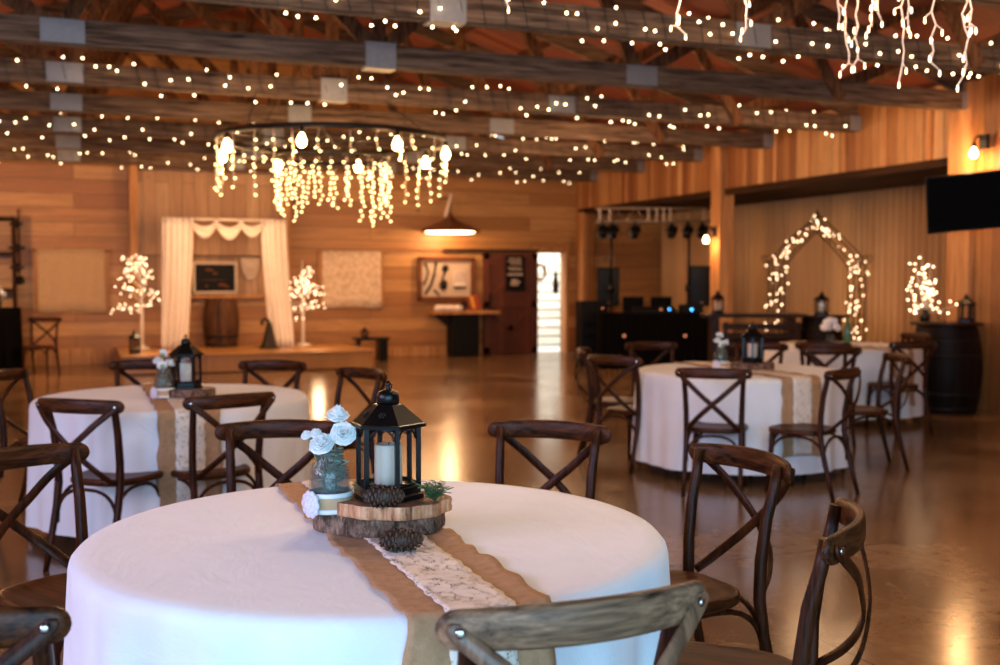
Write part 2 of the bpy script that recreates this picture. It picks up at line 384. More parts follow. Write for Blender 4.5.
# sliding barn door and its doorway
t = empty('barn_door', (8.02, YB - .09, 0), 0, 'red brown sliding barn door with cross bracing beside the bright doorway', 'door')
b = MB(); b.box((0, 0, 1.0), (1.14, .05, 1.98)); b.build('door_panel', M['door_wood'], t)
# boards carry world coordinates only in x, so keep the local origin
for i, (ax, az, bx, bz) in enumerate(((-.5, 1.06, .5, 1.88), (-.5, 1.88, .5, 1.06), (-.5, .12, .5, .9), (-.5, .9, .5, .12))):
    b = MB(); b.beam((ax, -.035, az), (bx, -.035, bz), .025, .10, (0, 0, 1)); b.build('brace', M['door_wood'], t)
for z in (.07, .98, 1.93):
    b = MB(); b.box((0, -.04, z), (1.14, .035, .13)); b.build('rail', M['door_wood'], t, .004)
for x in (-.51, .51):
    b = MB(); b.box((x, -.04, 1.0), (.12, .035, 1.98)); b.build('stile', M['door_wood'], t, .004)
b = MB(); b.box((-.4, -.02, 2.04), (2.0, .03, .05)); b.build('track', M['iron'], t)
b = MB(); b.box((-.46, -.07, 1.05), (.03, .03, .3)); b.build('handle', M['iron'], t)
t = empty('menu_board', (8.10, YB - .17, 1.26), 0, 'black poster with pale lines hung on the barn door', 'sign')
b = MB(); b.box((0, 0, .33), (.40, .02, .68)); b.build('board', M['black_plastic'], t, .004)
for z, w in ((.62, .26), (.57, .30), (.52, .24), (.44, .30), (.40, .28), (.31, .32), (.2, .12), (.16, .2), (.11, .16)):
    b = MB(); b.box((rnd.uniform(-.03, .03), -.012, z), (w, .004, .02 if z > .35 else .035)); b.build('text_line', M['print'], t)
b = MB(); b.box((8.58, YB - .02, 1.03), (.06, .2, 2.06)); b.box((9.25, YB - .02, 1.03), (.07, .2, 2.06)); b.box((8.91, YB - .02, 2.08), (.74, .2, .07)); struct('door_1', b, M['post'], bevel=.005)
# outdoors seen through the doorway
b = MB(); b.box((9.5, 23.0, -.08), (8, 5.6, .12)); struct('ground', b, M['outdoor'])
t = empty('white_shed', (10.4, 22.6, 0), 0, 'white lap sided building wall seen outside the open back door', 'building')
b = MB()
for i in range(18): b.box((0, -.015 * (1) + 0, .1 + i * .2), (4.6, .05, .19), M=Matrix.Rotation(-.12, 3, 'X'))
b.box((0, .1, 1.8), (4.6, .12, 3.6)); b.build('siding', M['siding'], t)
t = empty('flower_wreath', (8.75, 20.23, 1.62), 0, 'colourful flower wreath hanging in the open back doorway', 'wreath')
b = MB(); b.tube([(.11 * math.cos(a / 16 * 2 * PI), 0, .15 * math.sin(a / 16 * 2 * PI)) for a in range(17)], .03, 6, cap=False); b.build('ring', M['fir'], t)
for i in range(12):
    a = i / 12 * 2 * PI; b = MB(); b.ball((.11 * math.cos(a), -.04, .15 * math.sin(a)), .04, 7, 5); b.build('blossom', (M['yellow'], M['red'], M['petal'], M['rosette'])[i % 4], t)
b = MB(); b.lathe([(.02, 0), (.05, .03), (.07, .16), (.05, .26), (.03, .40), (.015, .5)], seg=12); b.tube([(0, 0, .5), (0, 0, .87)], .006)
tag(b.build('hanging_bell', M['black_metal'], loc=(9.06, 20.13, 1.18)), 'black hanging ornament in the open back doorway', 'ornament')
b = MB(); b.lathe([(.10, 0), (.11, .1), (.10, .7), (.06, .84), (.05, .9)], seg=16); tag(b.build('green_bin', M['green'], loc=(8.95, 21.3, 0)), 'green cylinder standing outside the back door', 'bin')

# ------------------------------------------------------------------ roof trusses, one every 1.9 m
ZT0, ZT1 = 3.38, 3.585
def truss(Y, label):
    t = empty('roof_truss', (XC, Y, ZT0), 0, label, 'truss', 'timber roof trusses')
    h = ZT1 - ZT0
    for dy in (-.055, .055):
        b = MB(); b.box((0, dy, h / 2), (13.9, .045, h)); b.build('tie_beam', M['truss'], t, .004)
    hw = 6.95; rz = lambda x: (ZR - ZT0) - abs(x) * slope - .28
    for s in (-1, 1):
        b = MB(); b.beam((0, 0, rz(0)), (s * hw, 0, rz(hw)), .05, .2); b.build('top_chord', M['truss'], t)
    def web(xa, za, xb, zb):
        b = MB(); b.beam((xa, rnd.uniform(-.012, .012), za), (xb, 0, zb), .06, .13, (0, 1, 0)) if 0 else b.beam((xa, 0, za), (xb, 0, zb), .06, .13, (0, 0, 1)); b.build('web', M['web'], t)
    def wn(xa, za, xb, zb):
        b = MB(); b.beam((xa, -.105, za), (xb, -.09, zb), .05, .13, (0, 0, 1)); b.build('web', M['web'], t)
    b = MB(); b.box((0, 0, rz(0) / 2 + .1), (.13, .06, rz(0) - .1)); b.build('king_post', M['web'], t)
    for s in (-1, 1):
        web(0, .12, s * 1.75, rz(1.75)); web(s * 2.66, .12, s * 1.75, rz(1.75)); web(s * 2.66, .12, s * 4.3, rz(4.3)); wn(s * 5.05, .01, s * 4.3, rz(4.3)); web(s * 5.0, .12, s * 6.0, rz(6.0))
        b = MB(); b.box((s * 2.66, 0, h / 2), (.34, .172, .19)); b.build('splice_plate', M['galv'], t)
        b = MB(); b.box((s * 6.85, 0, h / 2), (.22, .172, .19)); b.build('end_plate', M['galv'], t)
    b = MB(); b.box((0, 0, .10), (.28, .18, .235)); b.build('centre_plate', M['galv'], t)
    return t
TY = [7.8 + 1.9 * i for i in range(-3, 7)]
names = {-3: 'roof truss nearest the camera, above the front table', -2: 'second roof truss, above the camera side chandelier', -1: 'roof truss crossing the top right corner of the photo',
         0: 'nearest lit roof truss in view, running across the top edge', 1: 'bare grey roof truss between the first two lit beams, with metal plates', 2: 'roof truss carrying the large lit chandelier',
         3: 'bare roof truss just behind the chandelier beam', 4: 'lit roof truss second from the back wall', 5: 'bare dark roof truss before the last lit beam', 6: 'lit roof truss closest to the back wall'}
for i, Y in zip(range(-3, 7), TY): truss(Y, names[i])
# ------------------------------------------------------------------ fairy lights wound on every other truss
BULB = bulb_mesh('bulb', M['bulb'], .0100)
def wound(Y, x0, x1, label, step, r2, n=100):
    t = empty('string_lights', ((x0 + x1) / 2, Y, (ZT0 + ZT1) / 2), 0, label, 'string lights', 'fairy lights wound round the trusses')
    hy, hz = .092, .116; pts = []; L = x1 - x0; turns = int(L / .17)
    for k in range(turns * 8 + 1):
        a = k / 8 * 2 * PI; x = -L / 2 + L * k / (turns * 8)
        c, s = math.cos(a), math.sin(a); c = math.copysign(abs(c) ** .35, c); s = math.copysign(abs(s) ** .35, s)
        pts.append((x, c * hy, s * hz))
    b = MB(); b.tube(pts, .0035, 4, cap=False); b.build('cable', M['wire'], t)
    P = []
    for k in range(n):
        x = -L / 2 + L * (k + r2.uniform(.1, .9)) / n; q = r2.random()
        if q < .36: p = (x, -hy - .012, r2.uniform(-.08, .09))
        elif q < .66: p = (x, r2.uniform(-hy, hy), hz + r2.uniform(.01, .05))
        else: p = (x, r2.uniform(-hy, hy * .5), -hz - r2.uniform(.01, .06))
        P.append(p)
    put_bulbs(P, BULB, t)
r2 = random.Random(3)
wound(TY[3], .9, 9.3, 'string lights on the nearest lit beam, along the top edge', .1, r2)
wound(TY[5], -2.9, 9.3, 'string lights wound on the beam carrying the large chandelier', .1, r2, 100)
wound(TY[7], -3.2, 9.3, 'string lights wound on the second beam from the back', .1, r2, 100)
wound(TY[9], -3.2, 9.2, 'string lights wound on the beam nearest the back wall', .1, r2, 100)
# ------------------------------------------------------------------ chandeliers with icicle lights
YB_ = bulb_mesh('bulb', M['bulb_y'], .0105)
def chandelier(Y, label, power, Z=2.95):
    R = 1.22
    t = empty('ring_chandelier', (XC, Y, Z), 0, label, 'chandelier')
    b = MB(); b.tube([(R * math.cos(a / 64 * 2 * PI), R * math.sin(a / 64 * 2 * PI), 0) for a in range(65)], .012, 6, rb=.03, up=(0, 0, 1), e=.5, cap=False); b.build('outer_ring', M['iron'], t)
    b = MB(); b.tube([(.6 * math.cos(a / 48 * 2 * PI), .6 * math.sin(a / 48 * 2 * PI), -.18) for a in range(49)], .010, 6, rb=.02, up=(0, 0, 1), e=.5, cap=False); b.build('inner_ring', M['iron'], t)
    for k in range(6):
        a = k * PI / 3 + .2; b = MB(); b.tube([(.0, 0, -.02), (R * math.cos(a), R * math.sin(a), 0)], .012, 6); b.build('spoke', M['iron'], t)
    for k in range(4):
        a = k * PI / 2 + .3; b = MB(); b.tube([(.6 * math.cos(a), .6 * math.sin(a), -.17), (.6 * math.cos(a), .6 * math.sin(a), -.01)], .005, 5); b.build('hanger', M['iron'], t)
    for k in range(4):
        a = k * PI / 2 + .6; b = MB(); b.tube([(R * math.cos(a), R * math.sin(a), .02), (R * .8 * math.cos(a), .05 * math.sin(a), .47)], .006, 5); b.build('chain', M['iron'], t)
    for k in range(8):
        a = k * PI / 4 + .32; x, y = R * math.cos(a), R * math.sin(a)
        b = MB(); b.tube([(x, y, -.02), (x, y, -.07)], .022, 8); s = b.build('socket', M['black_metal'], t)
        b = MB(); b.lathe([(.001, -.075), (.018, -.08), (.024, -.10), (.042, -.135), (.048, -.165), (.036, -.20), (.001, -.215)], (x, y, 0), 12); b.build('edison_bulb', M['edison'], t)
        lamp((x, y, -.28), power, (1, .55, .22) if Z < 3 else (1, .70, .44), .03, 'bulb_light', parent=t)
    return t
def icicles(Y, label, strands, me, wire, rb, wr=.0038):
    t = empty('icicle_lights', (XC, Y, 2.92), 0, label, 'string lights')
    P = []
    for (x, y, z0, L, sp) in strands:
        n = max(2, int(L / sp)); pts = []; px, py = x, y
        for k in range(n + 1):
            px = x + rb.uniform(-.012, .012); py = y + rb.uniform(-.012, .012)
            z = z0 - L * k / n; pts.append((px, py, z))
            if k: a = rb.uniform(0, 6.28); P.append((px + .02 * math.cos(a), py + .02 * math.sin(a), z))
        b = MB(); b.tube(pts, wr, 4); b.build('strand', wire, t)
    P.sort(key=lambda p: p[1]); put_bulbs(P, me, t)
    return t
chandelier(TY[5], 'wide iron ring chandelier hung with icicle lights in mid room', 26)
rb = random.Random(11); S = []
for k in range(30):
    a = k / 30 * 2 * PI + rb.uniform(-.05, .05); side = abs(math.cos(a - .37))
    S.append((1.22 * math.cos(a), 1.22 * math.sin(a), 0, rb.uniform(.10, .30) + .38 * side ** 3, .085))
for k in range(24):
    a = k / 24 * 2 * PI; S.append((.6 * math.cos(a), .6 * math.sin(a), -.20, rb.uniform(.38, .66), .05))
icicles(TY[5], 'icicle lights hanging from the round chandelier in mid room', S, YB_, M['white_wire'], rb)
chandelier(4.0, 'second iron ring chandelier above the tables, mostly out of view', NEARP, 3.27)
# ------------------------------------------------------------------ icicles of the near chandelier, wire visible
def ring_at(ang): return (1.22 * math.cos(ang), 1.22 * math.sin(ang))
NB = MB(); NB.tube([(0, 0, 0), (0, 0, -.022), (0, 0, -.03)], [.003, .0055, .002], 7)
nbm = bpy.data.meshes.new('bulb'); nbm.from_pydata(NB.v, [], NB.f); nbm.materials.append(glow('near_bulb', (1, .72, .42), 5))
t = empty('icicle_lights', (XC, 4.0, 3.24), 0, 'white wired icicle lights dangling at the top right corner', 'string lights')
rb = random.Random(5)
near = [(.98, .33), (.10, .50), (.06, .38), (.02, .28), (-.08, .62), (-.12, .30), (-.26, .52), (-.42, .66), (-.45, .3), (1.3, .26), (.55, .12), (1.7, .2), (2.2, .3), (2.9, .4), (3.6, .3), (4.4, .3), (5.1, .35)]
near = [(math.radians(d), L) for d, L in ((69.4, .475), (53.1, .50), (30.2, .48), (28, .74), (25.4, .72), (21.9, .56), (20.6, .50), (14.0, .83), (12.8, .56), (5.7, .80), (-3.4, .90), (-4.6, .66), (120, .45), (150, .5), (200, .5), (320, .5))]
P = []
for a, L in near:
    x, y = ring_at(a); n = max(3, int(L / .055)); pts = []
    for k in range(n + 1):
        z = -L * k / n; pts.append((x + rb.uniform(-.012, .012), y + rb.uniform(-.012, .012), z + rb.uniform(-.006, .006)))
    pts[-1] = (pts[-1][0] + rb.uniform(-.05, .05), pts[-1][1], pts[-1][2] + .015)
    b = MB(); b.tube(pts, .0038, 5)
    for p in pts[2:-1]:
        if rb.random() < .45:
            q = (p[0] + rb.choice((-1, 1)) * rb.uniform(.02, .035), p[1] + rb.uniform(-.02, .02), p[2] - rb.uniform(.0, .03)); b.tube([p, q], .0028, 4); P.append(q)
        elif rb.random() < .3: P.append((p[0], p[1], p[2]))
    P.append(pts[-1]); b.build('strand', M['white_wire'], t)
for p in P:
    o = bpy.data.objects.new('bulb', nbm); col.objects.link(o); o.parent = t; o.location = p
# ------------------------------------------------------------------ cross back chairs
def make_chair(rail_mat):
    t = empty('dining_chair', (0, 0, 0))
    # seat: softly squared, dished, rounded edge
    def outline(a, k):
        c, s = math.cos(a), math.sin(a); e = .62
        x = math.copysign(abs(c) ** e, c); y = math.copysign(abs(s) ** e, s)
        w = .207 + .018 * y
        return (x * w * k, .005 + y * .205 * k)
    b = MB(); seg = 40; rings = [(.0, .452, 1), (.5, .453, 1), (.80, .457, 1), (.93, .462, 1), (.985, .459, 1), (1.0, .450, 1), (1.0, .434, 1), (.97, .426, 1), (.5, .426, 1), (.0, .426, 1)]
    vs = []
    for (kk, z, _) in rings:
        for i in range(seg):
            x, y = outline(2 * PI * i / seg, max(kk, 1e-4)); vs.append((x, y, z))
    b.add(vs, [(r * seg + i, (r + 1) * seg + i, (r + 1) * seg + (i + 1) % seg, r * seg + (i + 1) % seg) for r in range(len(rings) - 1) for i in range(seg)], True)
    b.build('seat', M['seat'], t)
    for s in (-1, 1):
        b = MB(); pts = [(s * .192, -.315, 0), (s * .189, -.275, .15), (s * .186, -.232, .32), (s * .186, -.212, .44), (s * .188, -.214, .56), (s * .193, -.232, .70), (s * .199, -.258, .80), (s * .203, -.268, .868)]
        b.tube(pts, [.0145, .0165, .0185, .020, .0195, .0185, .0175, .016], 10, e=.85); b.build('rear_leg', M['chair'], t)
        b = MB(); b.tube([(s * .165, .150, .43), (s * .168, .155, .34), (s * .182, .180, 0)], [.0195, .019, .0135], 10, e=.85); b.build('front_leg', M['chair'], t)
        # flat cross strap, bowed out behind the back
        off = .006 * s
        b = MB(); b.tube([(s * .222, -.302, .852), (s * .17, -.330, .79), (s * .08, -.352 - off, .71), (0, -.352 - off, .64), (-s * .09, -.325 - off, .555), (-s * .15, -.275, .485), (-s * .172, -.232, .445)], .0045, 8, rb=.0155, up=(0, 1, .3) if 0 else None, e=.5) if 0 else strap(b, s, off)
        o = b.build('cross_strap', M['strap'] if rail_mat is M['chair_daylit'] else M['chair'], t)
        b = MB(); b.lathe([(.009, 0), (.009, .003), (.005, .005), (.001, .005)], seg=10); b.xf(Matrix.Translation((s * .230, -.304, .850)) @ Matrix.Rotation(s * .45, 4, 'Z') @ Matrix.Rotation(PI / 2, 4, 'X'))
        b.build('bolt', M['steel'], o)
    # top rail: bent, rounded ends
    b = MB(); n = 30; pts = []; rr = []; hh = []
    for i in range(n + 1):
        u = math.sin(PI / 2 * (-1 + 2 * i / n)); x = .260 * u; pts.append((x, -.337 + 1.05 * x * x, .848 + .006 * (1 - u * u)))
        e = 1 - max(0, (abs(u) - .88) / .12) ** 2 * .999
        hh.append((.0385 - .005 * u * u) * math.sqrt(max(e, .002))); rr.append((.0135) * math.sqrt(max(e, .02)))
    b.tube(pts, rr, 14, rb=hh, up=(0, 0, 1), e=.72); b.build('top_rail', rail_mat, t)
    # bentwood arches under the seat
    def arch(p, q):
        p = Vector(p); q = Vector(q); d = q - p; b = MB(); pts = []
        for i in range(15):
            a = PI * i / 14; u = .5 - .5 * math.cos(a) ** 1 * (abs(math.cos(a)) ** -.35 if abs(math.cos(a)) > 1e-3 else 0)
            u = min(1, max(0, .5 - .5 * math.copysign(abs(math.cos(a)) ** .75, math.cos(a)))); pts.append(p + d * u + Vector((0, 0, .18 * math.sin(a) ** .8)))
        b.tube(pts, .0095, 8); b.build('arched_brace', M['chair'], t)
    arch((-.168, .158, .235), (.168, .158, .235)); arch((-.180, -.235, .235), (.180, -.235, .235))
    arch((-.178, -.235, .235), (-.168, .158, .235)); arch((.178, -.235, .235), (.168, .158, .235))
    return t
def strap(b, s, off):
    pts = [Vector(p) for p in ((s * .234, -.294, .864), (s * .226, -.299, .842), (s * .15, -.336, .775), (s * .07, -.352 - off, .70), (0, -.354 - off, .64), (-s * .08, -.335 - off, .565), (-s * .14, -.290, .50), (-s * .172, -.232, .448))]
    # smooth the polyline, then sweep a flat section whose thin side faces backwards
    out = []
    for i in range(len(pts) - 1):
        p0 = pts[max(i - 1, 0)]; p1 = pts[i]; p2 = pts[i + 1]; p3 = pts[min(i + 2, len(pts) - 1)]
        for k in range(4):
            u = k / 4; out.append(.5 * ((2 * p1) + (-p0 + p2) * u + (2 * p0 - 5 * p1 + 4 * p2 - p3) * u * u + (-p0 + 3 * p1 - 3 * p2 + p3) * u ** 3))
    out.append(pts[-1]); n = len(out)
    b.tube(out, [.009 + .0085 * min(1, i / 1.5) for i in range(n)], 8, rb=.0048, up=(0, 1, 0), e=.5)
PROTO = make_chair(M['chair_rail']); PROTO_G = make_chair(M['chair_daylit'])
used = {}
G1, G2, G3, G4 = 'cross back chairs round the front table', 'cross back chairs round the left table', 'cross back chairs round the right table', 'cross back chairs round the far right table'
def chair(mx, my, fx, fy, label, group, proto=None):
    proto = proto or PROTO; o = proto if proto.name not in used else copy_tree(proto); used[proto.name] = 1; k_ = 1.0
    if group in (G2, G3):
        front = my < (6.6 if group == G2 else 6.7); mx *= .965 if front else .98; my *= .965 if front else .98; o.scale = (.985,) * 3 if front else (1, 1, 1)
    a = math.atan2(-fx, fy); l = math.hypot(fx, fy); fx /= l; fy /= l
    o.location = (mx + fx * .27, my + fy * .27, 0); o.rotation_euler.z = a
    return tag(o, label, 'chair', group)
chair(.822, 1.735, -.02, 1, 'cross back chair nearest the camera, its greyish top rail crossing the bottom edge', G1, PROTO_G).scale = (1.025,) * 3
chair(-.25, 2.175, .45, .89, 'dark cross back chair cut off at the bottom left corner', G1)
chair(-.18, 3.98, .56, -.83, 'cross back chair left of the front table, half cut by the left edge', G1)
chair(.76, 4.38, -.26, -.96, 'cross back chair behind the front table, partly hidden by the white flowers', G1)
chair(1.755, 3.97, -.67, -.74, 'cross back chair behind the front table, alone right of the black lantern', G1)
chair(2.06, 3.09, -.98, -.10, 'cross back chair right of the front table, whole back and seat in view', G1)
chair(1.725, 2.175, -.75, .66, 'cross back chair seen edge on at the bottom right', G1)
chair(.01, 5.98, .62, .78, 'cross back chair in front of the left table, seen from behind, left of the runner', G2)
chair(.765, 5.94, -.30, .95, 'cross back chair in front of the left table beside its burlap runner', G2)
chair(1.32, 7.93, -.54, -.84, 'cross back chair behind the left table, facing the camera, right of the black lantern', G2)
chair(.47, 8.30, -.30, -.95, 'cross back chair behind the left table, partly hidden by its flowers', G2)
chair(1.74, 7.0, -.95, -.40, 'cross back chair at the right side of the left table, seen from its side', G2)
chair(-.41, 7.70, .9, -.42, 'cross back chair left of the left table, cut by the photo edge', G2)
chair(4.11, 6.47, .62, .78, 'cross back chair in front of the right table, seen squarely from behind', G3)
chair(4.93, 6.13, -.45, .89, 'cross back chair in front of the right table, turned sideways beside its runner', G3)
chair(6.06, 6.90, -.93, .36, 'cross back chair standing off the right side of the right table', G3)
chair(5.95, 8.58, -.67, -.74, 'cross back chair behind the right table, partly hidden by its lantern', G3)
chair(5.04, 9.0, -.15, -.98, 'cross back chair behind the right table, against the black cloth', G3)
chair(3.90, 7.55, .88, .42, 'nearer one of two chairs left of the right table', G3)
chair(4.08, 8.42, .85, -.53, 'farther one of two chairs left of the right table', G3)
chair(6.47, 8.32, .72, .69, 'left one of two chairs in front of the far right table', G4)
chair(6.10, 7.72, .35, .94, 'right one of two chairs overlapping before the far right table', G4)
chair(7.34, 8.12, .1, 1.0, 'cross back chair right of the far table, nearer one of two before the barrel', G4)
chair(8.40, 9.26, -.93, .1, 'cross back chair right of the far table, closest to the dark barrel', G4)
chair(-.45, 18.3, -.3, -.95, 'small dark chair beside the black draped table at the left wall', None)

# ------------------------------------------------------------------ round tables with cloths and runners
def fold_fn(seed):
    r = random.Random(seed); comp = [(r.randint(11, 15), .45, r.uniform(0, 6.28)), (r.randint(17, 22), .35, r.uniform(0, 6.28)), (r.randint(5, 8), .3, r.uniform(0, 6.28)), (r.randint(28, 34), .14, r.uniform(0, 6.28))]
    def R(a, d):
        f = sum(w * math.sin(n * a + p) for n, w, p in comp); f = f if f < 0 else f * 1.15
        g = min(1, d / .7)
        return .785 + .010 * min(1, d / .03) + .018 * g + (.048 if seed == 21 else .026) * (g ** .8) * f
    return R
def round_table(x, y, seed, tlabel, clabel, rlabel, lace=True, roff=.015, rw=.165, rrot=0, hang=.55, drop=.68):
    t = empty('round_table', (x, y, 0), 0, tlabel, 'table', 'round banquet tables')
    b = MB(); b.lathe([(.001, .735), (.770, .735), (.776, .74), (.776, .755), (.770, .76), (.001, .76)], seg=64); b.build('tabletop', M['brown'], t)
    for k in range(4):
        a = PI / 4 + k * PI / 2; b = MB(); b.tube([(.42 * math.cos(a), .42 * math.sin(a), .735), (.50 * math.cos(a), .50 * math.sin(a), 0)], .016, 8); b.build('leg', M['iron'], t)
    R = fold_fn(seed); b = MB(); seg = 300
    prof = [(-.76 + .0, 0)]
    rr = [(.001, 0), (.2, 0), (.4, 0), (.55, 0), (.65, 0), (.73, 0), (.77, .0)]
    dd = [.006, .018, .04, .07, .11, .16, .22, .28, .34, .40, .46, .52, .58, .64, drop]
    vs = []
    for (r_, d) in rr:
        for k in range(seg): a = 2 * PI * k / seg; vs.append((r_ * math.cos(a), r_ * math.sin(a), .766))
    for d in dd:
        for k in range(seg):
            a = 2 * PI * k / seg; q = R(a, d) - (.006 if d < .01 else 0); vs.append((q * math.cos(a), q * math.sin(a), .766 - d))
    n = len(rr) + len(dd)
    b.add(vs, [(i * seg + k, (i + 1) * seg + k, (i + 1) * seg + (k + 1) % seg, i * seg + (k + 1) % seg) for i in range(n - 1) for k in range(seg)], True)
    tag(b.build('tablecloth', M['cloth'], loc=(x, y, 0)), clabel, 'tablecloth', 'white round tablecloths')
    r3 = random.Random(seed + 5); ph = [r3.uniform(0, 6) for _ in range(6)]
    def strip(x0f, x1f, h, nu, eps, name, mat, hang, ruffle):
        b = MB(); L = .785 + hang; nv = 150
        def fn(u, v):
            s = -L + 2 * L * v; e = abs(2 * u - 1)
            xx = x0f(s) * (1 - u) + x1f(s) * u
            ye = math.sqrt(.792 ** 2 - xx * xx); sg = 1 if s > 0 else -1; a = abs(s)
            zr = ruffle * (e ** 4) * (.5 + .5 * math.sin(s * 46 + ph[0] + 3 * math.sin(s * 7 + ph[1]))) + .0015 * math.sin(s * 23 + u * 5)
            if a <= ye: yy = sg * a; zz = h + zr + eps
            else:
                d = a - ye; th = math.atan2(sg * ye, xx); q = R(th, d) + .008 + eps + zr * .8
                # keep the column where it is, slide out along y
                yy = sg * math.sqrt(max(q * q - xx * xx, 0)); zz = .766 - d
                k_ = min(1, d / .02); zz = zz * k_ + (h + eps - d * .3) * (1 - k_)
            return (xx, yy, zz)
        b.grid(fn, nu, nv); return b.build(name, mat, solid=.0025)
    w = lambda s, p: .004 * math.sin(s * 17 + p) + .004 * math.sin(s * 41 + p * 2)
    o = strip(lambda s: roff - rw + w(s, ph[2]), lambda s: roff + rw + w(s, ph[3]), .7685, 18, .001, 'table_runner', M['burlap'], hang, .008)
    o.location = (x, y, 0); o.rotation_euler.z = rrot; tag(o, rlabel, 'table runner', 'burlap table runners')
    if lace:
        l = strip(lambda s: roff - .075 + .003 * math.sin(s * 90), lambda s: roff + .08 + .003 * math.sin(s * 90 + 2), .7685, 10, .006, 'lace_strip', M['lace'], hang - .01, .0)
        l.parent = o
    return t
TF, TL, TR, TQ = (.765, 2.9), (.535, 6.77), (4.78, 7.15), (7.54, 9.38)
round_table(*TF, 21, 'round table nearest the camera, hidden under its cloth', 'white cloth on the large front table, bluish in daylight', 'burlap runner with lace on the front table')
round_table(*TL, 33, 'round table at the left, hidden under its cloth', 'white cloth on the left table behind the front one', 'burlap runner with lace on the left table', roff=.02)
round_table(*TR, 47, 'round table at the right with flowers and lantern, under its cloth', 'cream lit white cloth on the right table', 'burlap runner with lace on the right table', rrot=-.04)
round_table(*TQ, 59, 'far right round table before the lit arch, under its cloth', 'white cloth on the far right table near the arch', 'burlap runner with lace on the far right table', rrot=.1)

# ------------------------------------------------------------------ centrepieces
def log_slice(rx, ry, h, seed, bark, amp=.06):
    r = random.Random(seed); ph = [(r.randint(2, 9), r.uniform(.2, 1), r.uniform(0, 6.3)) for _ in range(6)]
    fn = lambda a: 1 + amp * sum(w * math.sin(n * a + p) for n, w, p in ph) / 2
    t = empty('log_slice', (0, 0, 0)); seg = 96; b = MB(); vs = []
    lev = [(0, .965), (.06, .99), (.3, 1.0), (.6, .992), (.85, 1.0), (1, .985)]
    for (z, k) in lev:
        for i in range(seg):
            a = 2 * PI * i / seg; q = fn(a) * k * (1 + r.uniform(-.006, .006)); vs.append((rx * q * math.cos(a), ry * q * math.sin(a), z * h))
    b.add(vs, [(j * seg + i, j * seg + (i + 1) % seg, (j + 1) * seg + (i + 1) % seg, (j + 1) * seg + i) for j in range(len(lev) - 1) for i in range(seg)], True)
    b.build('bark', bark, t)
    b = MB(); vs = []
    for k in (.001, .5, .985):
        for i in range(seg): a = 2 * PI * i / seg; vs.append((rx * fn(a) * k * math.cos(a), ry * fn(a) * k * math.sin(a), h + .0005))
    b.add(vs, [(j * seg + i, (j + 1) * seg + i, (j + 1) * seg + (i + 1) % seg, j * seg + (i + 1) % seg) for j in range(2) for i in range(seg)])
    b.build('cut_face', M['ring'], t); return t
def hexpt(r, k, rot): a = rot + k * PI / 3; return (r * math.cos(a), r * math.sin(a))
def make_lantern():
    t = empty('lantern', (0, 0, 0)); seg = 6
    b = MB(); b.lathe([(.094, 0), (.094, .012), (.086, .016), (.086, .032), (.08, .036)], seg=6, smooth=False); b.build('base', M['black_metal'], t)
    for k in range(6):
        x, y = hexpt(.080, k, 0); b = MB(); b.beam((x, y, .03), (x, y, .195), .011, .011); b.build('post', M['black_metal'], t)
    for k in range(6):
        (x0, y0), (x1, y1) = hexpt(.077, k, 0), hexpt(.077, k + 1, 0)
        b = MB(); b.add([(x0, y0, .034), (x1, y1, .034), (x1, y1, .19), (x0, y0, .19)], [(0, 1, 2, 3)]); p = b.build('glass_pane', M['glass'], t, solid=.0015)
        # pierced corner tracery and arched head
        b = MB(); f = lambda u, z: (x0 + (x1 - x0) * u, y0 + (y1 - y0) * u, z)
        b.tube([f(u, .192 - .034 * abs(2 * u - 1) ** 2.2) for u in [i / 12 for i in range(13)]], .0028, 5)
        for u in (.07, .19, .81, .93):
            b.tube([f(u, .192), f(u + (.1 if u < .5 else -.1), .170 if u in (.07, .93) else .184), f(u + (.02 if u < .5 else -.02), .162 if u in (.07, .93) else .178)], .0016, 4)
        b.tube([f(0.04, .190), f(.96, .190)], .004, 4); b.build('tracery', M['black_metal'], p)
        b = MB(); b.tube([f(.04, .040), f(.96, .040)], .004, 4); b.build('sill_bar', M['black_metal'], p)
    b = MB(); b.lathe([(.08, .192), (.100, .194), (.101, .203), (.095, .205), (.040, .252), (.036, .254)], seg=6, smooth=False); r = b.build('roof', M['black_metal'], t)
    for k in (4, 5):
        a = (k + .5) * PI / 3; b = MB()
        n = Vector((math.cos(a) * .5, math.sin(a) * .5, .62)).normalized(); c0 = Vector((.062 * math.cos(a), .062 * math.sin(a), .229)); u = Vector((-math.sin(a), math.cos(a), 0)); w = n.cross(u)
        for j in range(6):
            q = j * PI / 3; d = u * math.cos(q) + w * math.sin(q); b.ball(c0 + d * .0075, .0032, 6, 4)
        b.ball(c0, .0028, 6, 4); b.build('cutout_ornament', M['iron'], r)
    b = MB(); b.lathe([(.030, .250), (.029, .278), (.024, .287), (.012, .291), (.004, .293)], seg=16); b.build('chimney', M['black_metal'], t)
    b = MB(); b.lathe([(.005, .289), (.007, .295), (.004, .300), (.008, .305), (.006, .311), (.001, .317)], seg=10); b.build('finial', M['black_metal'], t)
    b = MB(); b.tube([(.016 + .013 * math.cos(a / 16 * 2 * PI), .004 * math.sin(a / 16 * 2 * PI), .297 + .013 * math.sin(a / 16 * 2 * PI)) for a in range(17)], .0018, 5, cap=False); b.build('ring_handle', M['black_metal'], t)
    return t
